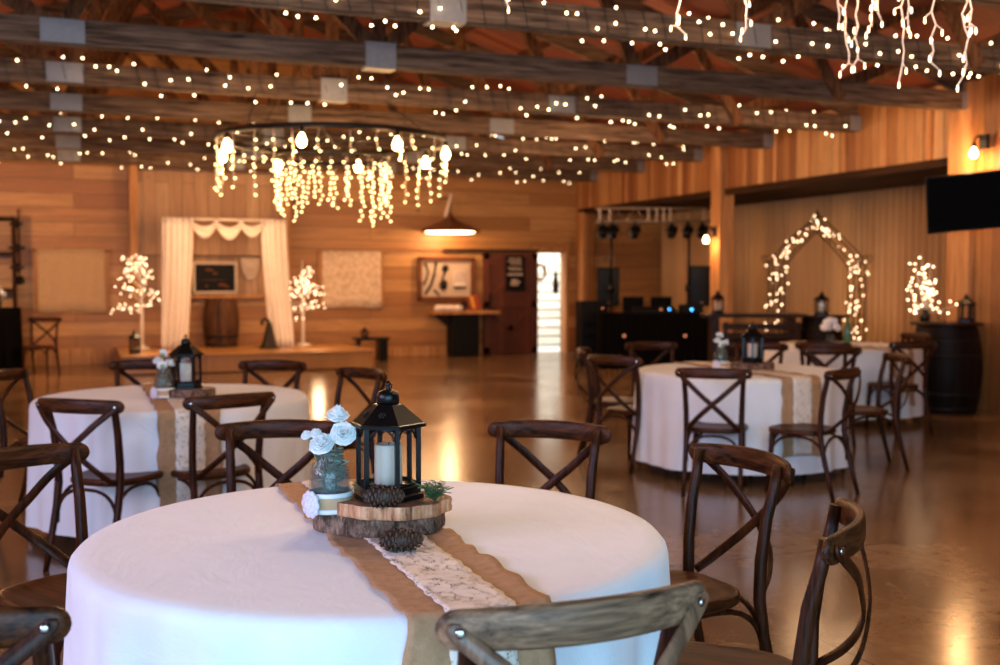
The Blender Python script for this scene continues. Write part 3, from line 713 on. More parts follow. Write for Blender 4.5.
def make_jar():
    t = empty('mason_jar', (0, 0, 0))
    b = MB(); b.lathe([(.001, .003), (.048, .003), (.054, .012), (.056, .04), (.056, .10), (.052, .125), (.040, .142), (.037, .15), (.039, .153), (.037, .157), (.039, .161), (.037, .175), (.034, .175), (.034, .15), (.048, .123), (.052, .10), (.052, .012), (.001, .008)], seg=28, cap=False); b.build('glass_body', M['jarglass'], t)
    b = MB(); b.lathe([(.058, .012), (.0595, .014), (.0595, .045), (.058, .047)], seg=28, cap=False); b.build('burlap_band', M['burlap_far'], t, solid=.002)
    for z in (.004, .046):
        b = MB(); b.lathe([(.0595, z), (.0615, z + .003), (.0615, z + .010), (.0595, z + .013)], seg=28, cap=False); b.build('white_trim', M['white_band'], t, solid=.002)
    b = MB(); b.lathe([(.001, .010), (.050, .012), (.050, .09), (.001, .09)], seg=24); b.build('water', M['water'], t)
    ro = MB()
    for ring, (q, n, w) in enumerate(((.026, 10, .013), (.017, 8, .011), (.008, 6, .008))):
        for k in range(n):
            a = 2 * PI * k / n + ring * .3; ro.ball((q * math.cos(a), -.004 * ring, q * math.sin(a)), w, 7, 5, (1, .45, 1))
    ro.xf(Matrix.Rotation(-.75, 4, 'Z') @ Matrix.Translation((0, -.066, .030)))
    ro.build('rosette', M['rosette'], t)
    return t
def make_flower(r, seed):
    t = empty('white_flower', (0, 0, 0)); q = random.Random(seed); b = MB()
    for ring, (rad, n, lift, sz) in enumerate(((1.0, 7, .02, .62), (.85, 7, .35, .55), (.62, 6, .7, .46), (.38, 5, 1.0, .34), (.2, 4, 1.2, .24))):
        for k in range(n):
            a = 2 * PI * k / n + ring * .5 + q.uniform(-.15, .15); z0 = r * (lift * .16 - .06); tilt = .16 + ring * .17
            ca, sa = math.cos(a), math.sin(a)
            def fn(u, v, ca=ca, sa=sa, z0=z0, rad=rad, sz=sz, tilt=tilt):
                w = (u - .5) * 2; d = v
                width = sz * r * math.sin(PI * min(1, .18 + d * .82)) ** .6 * 1.1
                out = rad * r * (.12 + .88 * d); up = z0 + r * tilt * d * d - .14 * r * w * w * (d - .6) * -1 + r * .03 * math.sin(5 * w + ring)
                x = out; y = w * width
                return (x * ca - y * sa, x * sa + y * ca, up)
            b.grid(fn, 5, 5)
    b.build('petals', M['petal'], t, solid=.0006)
    b = MB(); b.ball((0, 0, r * .22), r * .17, 8, 6); b.build('flower_eye', M['flower_eye'], t)
    b = MB(); b.lathe([(.001, -r * .55), (r * .28, -r * .42), (r * .38, -r * .08)], seg=8, cap=False); b.build('calyx', M['flower_eye'], t)
    return t
def add_stem(f, base, label_parent=None):
    """a stem from the flower's own origin down to a point given in world space"""
    b = MB(); R_ = f.matrix_basis.to_3x3().inverted(); d = R_ @ (Vector(base) - f.location)
    b.tube([(0, 0, -.004), d * .3 + Vector((.0, 0, -.01)), d * .7, d], .0018, 5); b.build('stem', M['stem'], f)
def leaf_sprig(seed, h, spread, n, mat, leaf=.013, name='eucalyptus_sprig'):
    q = random.Random(seed); t = empty(name, (0, 0, 0)); st = MB(); lf = MB()
    for k in range(n):
        a = q.uniform(0, 6.28); top = Vector((spread * math.cos(a) * q.uniform(.3, 1), spread * math.sin(a) * q.uniform(.3, 1), h * q.uniform(.5, 1)))
        st.tube([(0, 0, 0), top * .5 + Vector((0, 0, .01)), top], .0012, 4)
        for j in range(9):
            u = .25 + .75 * j / 8; c = top * u; al = q.uniform(0, 6.28); s = leaf * q.uniform(.7, 1.2); n_ = Vector((math.cos(al), math.sin(al), q.uniform(-.2, .6))).normalized(); sd = n_.cross(Vector((0, 0, 1))).normalized()
            P = [c, c + n_ * s * .6 + sd * s * .5, c + n_ * s * 1.3 + sd * s * .35, c + n_ * s * 1.6, c + n_ * s * 1.3 - sd * s * .35, c + n_ * s * .6 - sd * s * .5]
            lf.add(P, [(0, 1, 2, 3, 4, 5)])
    st.build('stems', M['stem'], t); lf.build('leaves', mat, t, solid=.0005); return t
def pinecone(seed, L=.052, R=.030):
    b = MB(); q = random.Random(seed); b.ball((0, 0, 0), R * .72, 12, 8, (L / R, 1, 1))
    n = 92
    for k in range(n):
        u = (k + .5) / n; x = L * (1 - 2 * u); rr = R * math.sqrt(max(0.02, 1 - (x / L) ** 2)) * (.9 if x > 0 else 1.0); a = k * 2.39996
        o = Vector((x, rr * math.cos(a), rr * math.sin(a))); nrm = Vector((-.35 + x / L * .6, math.cos(a), math.sin(a))).normalized(); tx = Vector((1, 0, 0)); sd = nrm.cross(tx).normalized(); w = .0078; fw = sd.cross(nrm)
        p = [o * .72 + sd * w * .6, o * .72 - sd * w * .6, o + nrm * .001 - sd * w, o + nrm * .005, o + nrm * .001 + sd * w, o + nrm * .0005 + fw * .004 - sd * w * .5, o + nrm * .0005 + fw * .004 + sd * w * .5]
        b.add(p, [(0, 1, 2, 3, 4), (3, 2, 5), (4, 3, 6), (3, 5, 6), (1, 0, 6, 5)])
    return b
def candle():
    b = MB(); b.lathe([(.001, 0), (.036, 0), (.038, .003), (.038, .100), (.037, .108), (.034, .110), (.028, .103), (.001, .101)], seg=28, fn=lambda a, z: 1 + .015 * math.sin(3 * a + z * 40))
    t = empty('pillar_candle', (0, 0, 0)); b.build('wax_pillar', M['candle'], t)
    b = MB(); b.tube([(0, 0, .1), (.001, 0, .109), (.003, 0, .114)], .0012, 5); b.build('wick', M['black_plastic'], t); return t
def put(o, loc, label, cat, rz=0, group=None, rx=0, ry=0):
    o.location = loc; o.rotation_euler = (rx, ry, rz); bpy.context.view_layer.update(); return tag(o, label, cat, group)
LAN, CAN, JAR = make_lantern(), candle(), make_jar()
# front table: camera looks along (.363, .932)
VA = math.atan2(-.9317, -.3633)      # direction towards the camera
def fw(px_right, toward, z): # offset from a point on the front table: right of view, towards camera
    return (.778 + .9317 * px_right - .3633 * toward, 2.918 - .3633 * px_right - .9317 * toward, z)
CX = fw(0, 0, .772)
put(log_slice(.185, .135, .054, 4, M['bark'], .07), (CX[0] + .0, CX[1], .7735), 'thick bark edged log slice lying on the front runner, the lower of two', 'log slice', -.37)
put(log_slice(.152, .125, .036, 9, M['split'], .04), fw(.045, .055, .829), 'reddish split log slice on top of the bark edged slice', 'log slice', -.3)
lp = fw(.030, .045, .867)
put(LAN, lp, 'black six sided metal lantern with candle on the front table', 'lantern', VA + math.radians(22), 'black lanterns'); LAN.scale = (1.05, 1.05, 1.01)
put(CAN, (lp[0], lp[1], lp[2] + .0365), 'ivory pillar candle inside the front table lantern', 'candle', 0, 'pillar candles')
jp = fw(-.128, .060, .8285)
put(JAR, jp, 'glass mason jar with burlap band and rosette on the front log slice', 'jar', -.37, 'mason jars')
FL = []
for i, (dx, tw, z, r_, rx, ry, lab) in enumerate(((.022, .0, 1.090, .034, .35, .1, 'topmost white ranunculus in the front jar'), (.040, .02, 1.044, .037, .95, .35, 'white ranunculus at the right rim of the front jar'), (-.014, .035, 1.018, .037, .75, -.25, 'white ranunculus lowest over the rim of the front jar'))):
    f = put(make_flower(r_, i + 2), (jp[0] + .9317 * dx - .3633 * tw, jp[1] - .3633 * dx - .9317 * tw, z), lab, 'flower', -.37, 'white flowers in the front jar', rx, ry)
    add_stem(f, (jp[0] + rnd.uniform(-.01, .01), jp[1] + rnd.uniform(-.01, .01), jp[2] + .03)); FL.append(f)
for i, (dx, tw, z, lab) in enumerate(((-.058, .02, 1.040, 'small pale bud leaning left from the front jar'), (-.032, .03, 1.047, 'small half open bud beside the white flowers in the front jar'))):
    f = put(make_flower(.017, i + 12), (jp[0] + .9317 * dx - .3633 * tw, jp[1] - .3633 * dx - .9317 * tw, z), lab, 'flower', 0, 'white flowers in the front jar', .4, -.5)
    add_stem(f, (jp[0], jp[1], jp[2] + .04))
put(leaf_sprig(3, .165, .040, 11, M['leaf'], .021), (jp[0], jp[1], jp[2] + .015), 'grey green eucalyptus leaves inside the front jar', 'foliage')
put(leaf_sprig(8, .055, .055, 26, M['fir'], .011, 'greenery_sprig'), fw(.160, .09, .866), 'small green sprig at the right end of the front log slices', 'foliage')
put(leaf_sprig(9, .06, .03, 10, M['fir'], .011, 'greenery_sprig'), fw(-.055, -.03, .83), 'dark green sprig tucked between the front jar and lantern', 'foliage')
p = fw(.030, .165, .892); o = pinecone(2).build('pinecone', M['cone']); put(o, p, 'brown pinecone lying on the log slice below the lantern', 'pinecone', -.30, 'pinecones')
p = fw(.085, .280, .803); o = pinecone(5, .054, .031).build('pinecone', M['cone']); put(o, p, 'brown pinecone lying on the lace runner before the log slices', 'pinecone', -.25, 'pinecones', 0, 0)
# the other tables' centrepieces
def centre(cx, cy, where, jar_off, rot, logs=1):
    put(log_slice(.17, .13, .05, 30 + logs, M['bark'], .06), (cx, cy, .7745), 'bark edged log slice under the lantern on the %s table' % where, 'log slice', rot)
    l = copy_tree(LAN); l.scale = (1, 1, 1); put(l, (cx, cy, .8255), 'black lantern on the %s table' % where, 'lantern', rot + VA, 'black lanterns')
    c = copy_tree(CAN); put(c, (cx, cy, .862), 'ivory candle inside the lantern on the %s table' % where, 'candle', 0, 'pillar candles')
    j = copy_tree(JAR); jx, jy = cx + jar_off[0], cy + jar_off[1]; put(j, (jx, jy, .776), 'mason jar of white flowers on the %s table' % where, 'jar', -.37, 'mason jars')
    for i, (dx, dy, z) in enumerate(((-.03, 0, .99), (.035, -.01, .975), (0, .02, 1.03), (-.01, -.035, .965))):
        f = copy_tree(FL[i % 3]) if 0 else make_flower(.032, 40 + i); f.location = (jx + dx, jy + dy, z); f.rotation_euler = (.4 + .2 * i, -.2 + .15 * i, i); bpy.context.view_layer.update()
        tag(f, 'white flower in the jar on the %s table, %s' % (where, ('left side', 'right side', 'topmost', 'nearest the rim')[i]), 'flower', 'white flowers in the %s jar' % where)
        add_stem(f, (jx, jy, .80))
    put(leaf_sprig(60 + logs, .15, .03, 7, M['leaf'], .014), (jx, jy, .79), 'green leaves in the jar on the %s table' % where, 'foliage')
centre(.60, 6.62, 'left', (-.13, -.03), -.3, 1)
centre(4.86, 7.10, 'right', (-.22, .10), -.2, 2)
# far table: green bottle and round white bouquet
b = MB(); b.lathe([(.001, 0), (.036, 0), (.038, .01), (.038, .17), (.030, .20), (.014, .23), (.013, .29), (.001, .29)], seg=16); tag(b.build('green_bottle', M['green_glass'], loc=(7.88, 9.72, .772)), 'dark green bottle on the far right table', 'bottle')
t = empty('bouquet', (7.72, 9.80, .772), 0, 'round white flower bouquet on the far right table', 'bouquet')
b = MB(); b.lathe([(.001, 0), (.04, 0), (.05, .06), (.035, .10)], seg=14); b.build('vase', M['jarglass'], t)
q = random.Random(4)
for k in range(16):
    a = q.uniform(0, 6.28); e = q.uniform(-.2, 1.3); b = MB(); b.ball((.075 * math.cos(a) * math.cos(e), .075 * math.sin(a) * math.cos(e), .17 + .08 * math.sin(e)), .038, 8, 6); b.build('blossom', M['petal'], t)
# ------------------------------------------------------------------ stage decoration
def draped_panel(x0t, x1t, x0b, x1b, y, zt, zb, folds, ph, name, mat, parent, bell=0):
    b = MB()
    def fn(u, v):
        xt = x0t + (x1t - x0t) * u; xb = x0b + (x1b - x0b) * u; k = v ** 1.4
        return (xt + (xb - xt) * k, y + .035 * math.sin(u * folds * 2 * PI + ph) * (.5 + .5 * v) + .012 * math.sin(u * folds * 5 + v * 3), zt + (zb - zt) * v)
    b.grid(fn, 90, 14); return b.build(name, mat, parent, solid=.003)
t = empty('draped_arch', (2.42, 18.95, .303), 0, 'white voile draped ceremony arch standing on the stage', 'arch')
b = MB()
for x in (-.98, .92): b.tube([(x, 0, 0), (x, 0, 2.2)], .02, 8)
b.tube([(-1.02, 0, 2.18), (.96, 0, 2.18)], .02, 8); b.build('frame', M['white_trunk'], t)
draped_panel(-1.06, -.56, -1.10, -.68, -.05, 2.2, .0, 5, .4, 'left_drape', M['sheer'], t)
draped_panel(.56, 1.0, .70, 1.12, -.05, 2.2, .0, 5, 1.9, 'right_drape', M['sheer'], t)
for i, (xa, xb, dp) in enumerate(((-.62, -.16, .22), (-.22, .26, .24), (.18, .62, .20))):
    b = MB()
    def fn(u, v, xa=xa, xb=xb, dp=dp):
        x = xa + (xb - xa) * u; sag = math.sin(PI * u) ** .8; z = 2.2 - sag * dp * (.62 + .62 * v) - .07 * v
        return (x, -.05 - .05 * math.sin(v * 9) - .04 * sag, z)
    b.grid(fn, 30, 12); b.build('swag', M['sheer'], t, solid=.003)
def lit_tree(loc, label, seed, kind):
    t = empty('lit_tree', loc, 0, label, 'artificial tree'); q = random.Random(seed)
    b = MB(); b.lathe([(.15, 0), (.15, .012), (.06, .035), (.03, .06)], seg=18); b.build('base', M['white_trunk'], t)
    b = MB(); b.tube([(0, 0, .03), (.005, 0, .6), (-.01, .01, 1.1), (0, 0, 1.5)], [.034, .026, .016, .006], 8); b.build('trunk', M['white_trunk'], t)
    P = []
    for k in range(30):
        u = q.random(); z0 = .55 + .75 * u; a = q.uniform(0, 6.28)
        if kind == 0: ln = .52 * (1 - .55 * u) ; top = z0 + (.28 * u) - .02 + q.uniform(-.08, .1)
        else: ln = .54 * (1 - .8 * u); top = z0 + q.uniform(-.1, .06) + .1 * u
        tip = Vector((ln * math.cos(a) * q.uniform(.6, 1) - (.1 if kind == 0 else 0) * q.random(), ln * math.sin(a) * q.uniform(.6, 1), top))
        m = Vector((tip.x * .5, tip.y * .5, z0 + (top - z0) * .7)); b = MB(); b.tube([(0, 0, z0 - .05), m, tip], [.009, .006, .003], 5); b.build('branch', M['white_trunk'], t)
        for j in range(4):
            c = m.lerp(tip, j / 2.6) if j else m * .8 + Vector((0, 0, z0 * .2)); P.append(tuple(c + Vector((q.uniform(-.07, .07), q.uniform(-.07, .07), q.uniform(-.06, .07)))))
    q.shuffle(P); put_bulbs(P, TB, t); return t
TB = bulb_mesh('bulb', M['bulb_tree'], .0108)
lit_tree((1.03, 19.2, .303), 'white lit tree left of the draped arch on the stage', 4, 0)
lit_tree((3.76, 19.3, .303), 'white lit tree right of the draped arch on the stage', 9, 1)
def barrel(loc, label, m, R=.30, H=.88, name='barrel', sx=1):
    t = empty(name, loc, 0, label, 'barrel'); b = MB()
    prof = [(R * .84, 0), (R * .84, .01)] + [(R * (.84 + .16 * math.sin(PI * (i / 12))), H * i / 12 * .98 + .01) for i in range(13)] + [(R * .84, H), (R * .80, H), (R * .80, H - .03)]
    b.lathe(prof, seg=40); b.build('staves', m, t)
    for z in (.05, .22, .66, .83):
        q = R * (.84 + .16 * math.sin(PI * z / H)); b = MB(); b.lathe([(q + .001, H * z - .022 + 0), (q + .006, H * z - .022), (q + .006, H * z + .022), (q + .001, H * z + .022)], seg=40, cap=False); b.build('hoop', M['iron'], t)
    b = MB(); b.lathe([(.001, H - .028), (R * .8, H - .028)], seg=40, cap=False); b.build('barrel_head', m, t); return t
barrel((2.36, 19.45, .303), 'wooden barrel on the stage below the framed black picture', M['barrel'], .31, .84)
t = empty('framed_picture', (2.31, YB - .30, 1.22), 0, 'black picture in a pale frame above the stage barrel', 'picture')
for (cx, cz, w, h) in ((0, .02, .78, .05), (0, .54, .78, .05), (-.365, .28, .05, .52), (.365, .28, .05, .52)):
    b = MB(); b.box((cx, 0, cz), (w, .04, h)); b.build('frame_side', M['print'], t, .006)
b = MB(); b.box((0, .01, .28), (.70, .015, .50)); p = b.build('panel', M['black_plastic'], t)
for (x, z, w, h) in ((-.1, .42, .16, .05), (.0, .36, .1, .04), (-.15, .13, .05, .05), (.12, .15, .16, .06), (.2, .12, .08, .05), (-.05, .24, .5, .012)):
    b = MB(); b.lathe([(.001, 0), (.5, 0), (.5, .004), (.001, .004)], seg=12); b.xf(Matrix.Translation((x, -.0, z)) @ Matrix.Diagonal((w, 1, h, 1)) @ Matrix.Rotation(PI / 2, 4, 'X')); b.build('painted_shape', M['frame_wood'], p)
b = MB(); b.tube([(-.25, 0, 0), (.0, .0, 0), (.25, 0, 0)], .02, 6)
t = empty('wall_plaque', (2.95, YB - .13, 1.5), 0, 'pale shield shaped plaque hung right of the stage picture', 'wall decoration')
b = MB(); b.grid(lambda u, v: ((u - .5) * .34 * (1 - .75 * v * v * v), -.02 - .05 * math.sin(PI * u) * math.sin(PI * min(1, v + .1)), .36 - .40 * v), 14, 14); b.build('shield', M['print'], t, solid=.01)
b = MB(); b.ball((0, -.07, .18), .05, 10, 6, (1, .5, 1.3)); b.build('boss', M['print'], t)
for i, x in enumerate((1.72, 1.93)):
    t = empty('dark_bottle', (x, YB - .2, 1.2), 0, ('left', 'right')[i] + ' one of two small dark bottles on the stage wall ledge', 'bottle', 'dark bottles on the stage ledge')
    b = MB(); b.lathe([(.001, 0), (.05, 0), (.05, .17), (.03, .21), (.02, .24), (.02, .29), (.001, .29)], seg=12); b.build('body', M['black_plastic'], t)
    b = MB(); b.lathe([(.023, .27), (.023, .3), (.001, .3)], seg=10); b.build('cap', M['iron'], t)
# dark bent hook ornament by the right drape
t = empty('bent_stand', (3.05, 18.6, .303), 0, 'dark cone shaped stand with a curled top at the foot of the right drape', 'stand')
b = MB(); b.lathe([(.17, 0), (.17, .02), (.13, .05), (.07, .30), (.045, .42), (.03, .44)], seg=18); b.build('cone_body', M['iron'], t)
b = MB(); b.tube([(0, 0, .42), (-.02, 0, .48), (-.08, 0, .50), (-.12, 0, .46), (-.11, 0, .40)], [.03, .03, .028, .028, .03], 8); b.build('curled_top', M['iron'], t)
l = copy_tree(LAN); put(l, (.86, 18.05, .303), 'small black lantern at the left front corner of the stage', 'lantern', .3, 'black lanterns'); l.scale = (1.05, 1.05, 1.25)
# low black stand with lantern right of the stage
t = empty('black_stand', (4.98, 19.2, 0), 0, 'small black stand at the floor right of the stage', 'stand')
b = MB(); b.box((0, 0, .40), (.62, .3, .05)); b.build('shelf_top', M['black_metal'], t, .004)
b = MB(); b.box((.20, 0, .19), (.16, .28, .38)); b.build('pedestal', M['black_metal'], t, .004)
b = MB(); b.box((-.24, 0, .30), (.05, .2, .2)); b.build('bracket', M['black_metal'], t, .004)
l = copy_tree(LAN); put(l, (4.86, 19.2, .426), 'small lantern standing on the low black stand right of the stage', 'lantern', .6, 'black lanterns'); l.scale = (.8, .8, .6)
# left wall group
t = empty('cocktail_table', (-1.18, 18.3, 0), 0, 'tall table under a floor length black cloth at the left edge', 'table')
b = MB(); R = fold_fn(77); b.lathe([(.001, 1.0), (.38, 1.0), (.385, 1.03), (.001, 1.03)], seg=40); b.build('tabletop', M['black_plastic'], t)
b = MB(); b.grid(lambda u, v: ((.395 + .03 * v * math.sin(u * 2 * PI * 13)) * math.cos(u * 2 * PI), (.395 + .03 * v * math.sin(u * 2 * PI * 13)) * math.sin(u * 2 * PI), 1.035 - 1.03 * v), 160, 6, closed=True); b.lathe([(.001, 1.036), (.395, 1.035)], seg=40, cap=False); b.build('black_drape', M['black_cloth'], t, solid=.002)
t = empty('flower_arrangement', (-1.12, 18.2, 1.038), 0, 'white flowers in a dark vase on the tall black table', 'flowers')
b = MB(); b.lathe([(.001, 0), (.06, 0), (.08, .08), (.05, .15), (.06, .17)], seg=14); b.build('vase', M['brown'], t)
for k in range(12):
    a = k * 2.4; b = MB(); b.ball((.10 * math.cos(a) * (k % 3 + 1) / 3, .10 * math.sin(a) * (k % 3 + 1) / 3, .20 + .03 * (k % 4)), .042, 8, 6); b.build('blossom', M['petal'] if k % 3 else M['fir'], t)
t = empty('hanging_ornament', (-.87, YB - .09, 1.55), 0, 'black iron ornaments hung on a chain at the left of the back wall', 'wall decoration')
b = MB(); b.tube([(0, 0, 1.1), (0, 0, 0)], .014, 6); b.build('chain', M['iron'], t)
for z, w in ((.85, .1), (.45, .13), (.12, .11)):
    b = MB(); b.box((-.04, 0, z), (w * 2, .02, .05)); b.ball((-.04, -.01, z), .07, 8, 6, (1, .4, 1)); b.build('iron_shape', M['iron'], t)
b = MB(); b.lathe([(.001, -.02), (.07, 0), (.085, .06), (.05, .12), (.001, .14)], (0, 0, -.15), 12); b.build('bell', M['iron'], t)
t = empty('tall_cabinet', (-1.24, YB - .26, 0), 0, 'dark tall shelf unit at the far left of the back wall', 'cabinet')
for x in (-.30, .30): b = MB(); b.box((x, 0, 1.25), (.05, .45, 2.5)); b.build('side_panel', M['soffit'], t, .004)
for z in (.06, .7, 1.3, 1.9, 2.47): b = MB(); b.box((0, 0, z), (.58, .44, .04)); b.build('shelf', M['soffit'], t, .003)
# ------------------------------------------------------------------ right part of the back wall
t = empty('wall_frame', (6.69, YB - .07, 1.07), 0, 'brown wooden framed opening with decorations above the wall shelf', 'picture')
for (cx, cz, w, h) in ((0, .03, 1.16, .08), (0, .80, 1.16, .08), (-.54, .41, .08, .80), (.54, .41, .08, .80)):
    b = MB(); b.box((cx, -.02, cz), (w, .07, h)); b.build('frame_side', M['frame_wood'], t, .006)
b = MB(); b.box((0, .02, .41), (1.04, .02, .74)); p = b.build('panel', M['print'], t)
b = MB(); b.tube([(-.42, 0, .72), (-.36, 0, .55), (-.40, 0, .4), (-.46, 0, .3)], .02, 6); b.tube([(-.20, 0, .74), (-.24, 0, .5), (-.30, 0, .3), (-.42, 0, .12)], .025, 6); b.tube([(-.24, 0, .2), (-.14, 0, .1)], .02, 6); b.build('antler', M['iron'], p)
b = MB(); b.ball((-.02, -.02, .62), .07, 10, 8, (1, .4, 1)); b.tube([(-.02, 0, .55), (-.08, 0, .4)], .02, 6); b.ball((-.06, -.02, .30), .08, 10, 8, (1, .4, 1.3)); b.build('figure', M['iron'], p)
b = MB(); b.box((.28, -.01, .42), (.24, .02, .30)); b.build('small_print', M['sheer'], p)
for i in range(5): b = MB(); b.box((.19 + i * .045, -.022, .45), (.012, .006, .22)); b.build('print_line', M['frame_wood'], p)
b = MB(); b.box((.28, -.01, .24), (.24, .02, .035)); b.build('print_line', M['iron'], p)
t = empty('wall_counter', (6.98, YB - .3, 0), 0, 'wall shelf counter on a dark pedestal beside the barn door', 'counter')
b = MB(); b.box((0, 0, .84), (1.32, .5, .06)); b.build('counter_top', M['post'], t, .006)
b = MB(); b.box((-.02, .02, .40), (.52, .42, .80)); b.build('pedestal', M['black_plastic'], t, .006)
b = MB(); b.add([(-.6, .2, .81), (-.28, .2, .55), (-.28, .2, .81), (-.6, .1, .81), (-.28, .1, .55), (-.28, .1, .81)], [(0, 1, 2), (5, 4, 3), (0, 3, 4, 1), (1, 4, 5, 2), (2, 5, 3, 0)]); b.build('bracket', M['brown'], t)
q = random.Random(8)
t = empty('white_cloth_pile', (6.62, YB - .35, .872), 0, 'heap of white cloth on the wall counter', 'cloth')
for k in range(6): b = MB(); b.ball((q.uniform(-.2, .2), q.uniform(-.08, .08), .05), .09, 10, 6, (1.3, 1, .7)); b.build('cloth_fold', M['sheer'], t)
t = empty('striped_book', (7.16, YB - .35, .872), 0, 'red and orange leaning picture book on the wall counter', 'book')
b = MB(); b.box((0, 0, .15), (.2, .03, .28), M=Matrix.Rotation(-.25, 3, 'Y')); b.build('cover', M['red'], t, .003)
b = MB(); b.box((-.03, -.02, .16), (.05, .01, .24), M=Matrix.Rotation(-.25, 3, 'Y')); b.build('spine_stripe', M['yellow'], t)
b = MB(); b.lathe([(.001, 0), (.05, 0), (.06, .1), (.04, .2), (.02, .22)], seg=12); tag(b.build('dark_jug', M['brown'], loc=(6.95, YB - .35, .872)), 'small dark jug between cloth heap and book on the wall counter', 'jug')
# wide metal pendant shade by the back wall
t = empty('pendant_lamp', (6.57, 19.42, 2.36), 0, 'wide dark metal shade lamp glowing beneath at the back wall', 'lamp')
b = MB(); b.lathe([(.56, .0), (.57, .015), (.46, .07), (.16, .20), (.06, .27), (.04, .34)], seg=40, cap=False); b.build('shade', M['frame_wood'], t, solid=.006)
b = MB(); b.tube([(.44 * math.cos(a / 32 * 2 * PI), .44 * math.sin(a / 32 * 2 * PI), -.0) for a in range(33)], .022, 8, cap=False); b.build('ring_tube', M['tube'], t)
b = MB(); b.tube([(0, 0, .3), (.0, 0, .62), (0, .6, .66)], .018, 8); b.build('bracket_arm', M['brown'], t)
b = MB(); b.tube([(-.10, -.02, .28), (.02, -.02, .72)], .028, 8); b.build('pale_strut', M['white_trunk'], t)
lamp((6.57, 19.45, 2.28), 42, (1, .58, .28), .12, 'pendant_light')
# ------------------------------------------------------------------ curtained bay
def curtain(y0, y1, label, x=XBAY, seed=0, z1=2.83):
    q = random.Random(seed); ph = q.uniform(0, 6); b = MB(); L = y1 - y0; nf = L / .135
    b.grid(lambda u, v: (x + (.045 + .02 * math.sin(u * 13 + ph)) * math.sin(u * nf * 2 * PI + ph + 1.1 * math.sin(u * 9)) + .012 * math.sin(u * nf * 5.3), y0 + L * u, .02 + (z1 - .02) * v), int(nf * 12), 3)
    tag(b.build('curtain', M['curtain'], solid=.004), label, 'curtain', 'tan curtains lining the side bay')
curtain(9.75, 12.0, 'tan pleated curtain behind the lit twigs, nearest the television', seed=1)
curtain(12.03, 14.6, 'tan pleated curtain behind the lit garden arch', seed=2)
curtain(14.63, 17.2, 'tan pleated curtain beside the loudspeaker in the bay', seed=3)
curtain(17.23, 19.9, 'tan pleated curtain at the back of the dark music corner', seed=4)
# lit gothic garden arch
t = empty('garden_arch', (10.5, 13.68, 0), -.38, 'gothic garden arch covered in warm fairy lights in the curtained bay', 'arch')
W, D, ZS, ZA = .69, .13, 1.72, 2.42
for dy in (-D, D):
    for dx in (0, .17):
        w = W - dx; top = ZA - dx * 1.15
        for s in (-1, 1):
            pts = [(s * w, dy, 0), (s * w, dy, ZS - dx * .5)] + [(s * w * (1 - (i / 8) ** 1.15), dy, ZS - dx * .5 + (top - ZS + dx * .5) * (i / 8) ** .95) for i in range(1, 9)]
            b = MB(); b.tube(pts, .010, 6); b.build('arch_rail', M['iron'], t)
    for s in (-1, 1):
        for i in range(9):
            z = .15 + i * .19; b = MB(); b.tube([(s * W, dy, z), (s * (W - .17), dy, z + .10)], .005, 5); b.build('lattice_bar', M['iron'], t)
        b = MB(); b.tube([(s * W, dy, ZS), (s * (W + .10), dy, ZS + .03), (s * (W + .12), dy, ZS + .10), (s * (W + .05), dy, ZS + .11)], .007, 5); b.build('scroll', M['iron'], t)
b = MB(); b.lathe([(.02, 0), (.03, .03), (.01, .07), (.001, .14)], (0, 0, ZA), 8); b.build('finial', M['iron'], t)
q = random.Random(12); P = []
for k in range(200):
    s = -1 if k % 2 else 1; u = q.random()
    if u < .62: z = .12 + (ZS - .1) * u / .62; x = s * (W - q.uniform(-.06, .24))
    else:
        v = (u - .62) / .38; x = s * W * (1 - v ** 1.15) - s * q.uniform(-.06, .16) * (1 - v); z = ZS + (ZA - ZS) * v ** .95 - q.uniform(-.03, .16)
    P.append((x, q.choice((-D, D)) + q.uniform(-.03, .03), z))
put_bulbs(P, TB, t)
# plank bar on barrels, with lanterns
t = empty('plank_bar', (8.40, 12.30, 0), -.42, 'long dark plank bar counter standing in front of the curtained bay', 'counter')
b = MB(); b.box((0, 0, .99), (1.30, .46, .05)); b.build('plank_top', M['brown'], t, .006)
for x in (-.5, .5):
    b = MB(); b.box((x, 0, .48), (.10, .36, .96)); b.build('leg', M['brown'], t, .004)
b = MB(); b.box((0, .1, .5), (1.0, .03, .5)); b.build('back_panel', M['brown'], t)
barrel((9.28, 11.98, 0), 'dark barrel table under a lantern before the lit arch', M['dark_barrel'], .30, .96)
b = MB(); b.lathe([(.001, 0), (.36, 0), (.37, .01), (.37, .035), (.001, .035)], seg=32); tag(b.build('round_board', M['brown'], loc=(9.28, 11.98, .962)), 'round dark board on the barrel before the lit arch', 'board')
l = copy_tree(LAN); put(l, (9.26, 11.95, .998), 'black lantern on the barrel table inside the arch view', 'lantern', .4, 'black lanterns')
c = copy_tree(CAN); put(c, (9.26, 11.95, 1.035), 'pale candle in the lantern on the barrel before the arch', 'candle', 0, 'pillar candles')
l = copy_tree(LAN); put(l, (7.97, 12.45, 1.016), 'black lantern at the left end of the plank bar by the post', 'lantern', .9, 'black lanterns')
c = copy_tree(CAN); put(c, (7.97, 12.45, 1.053), 'pale candle in the lantern on the plank bar', 'candle', 0, 'pillar candles')
t = empty('high_backed_bench', (8.15, 11.65, 0), -.42, 'dark slatted high backed bench before the plank bar', 'bench')
b = MB(); b.box((0, 0, .44), (1.0, .40, .05)); b.build('seat', M['brown'], t, .005)
for z in (.62, .74, .86): b = MB(); b.box((0, .18, z), (1.0, .03, .08)); b.build('back_slat', M['brown'], t, .004)
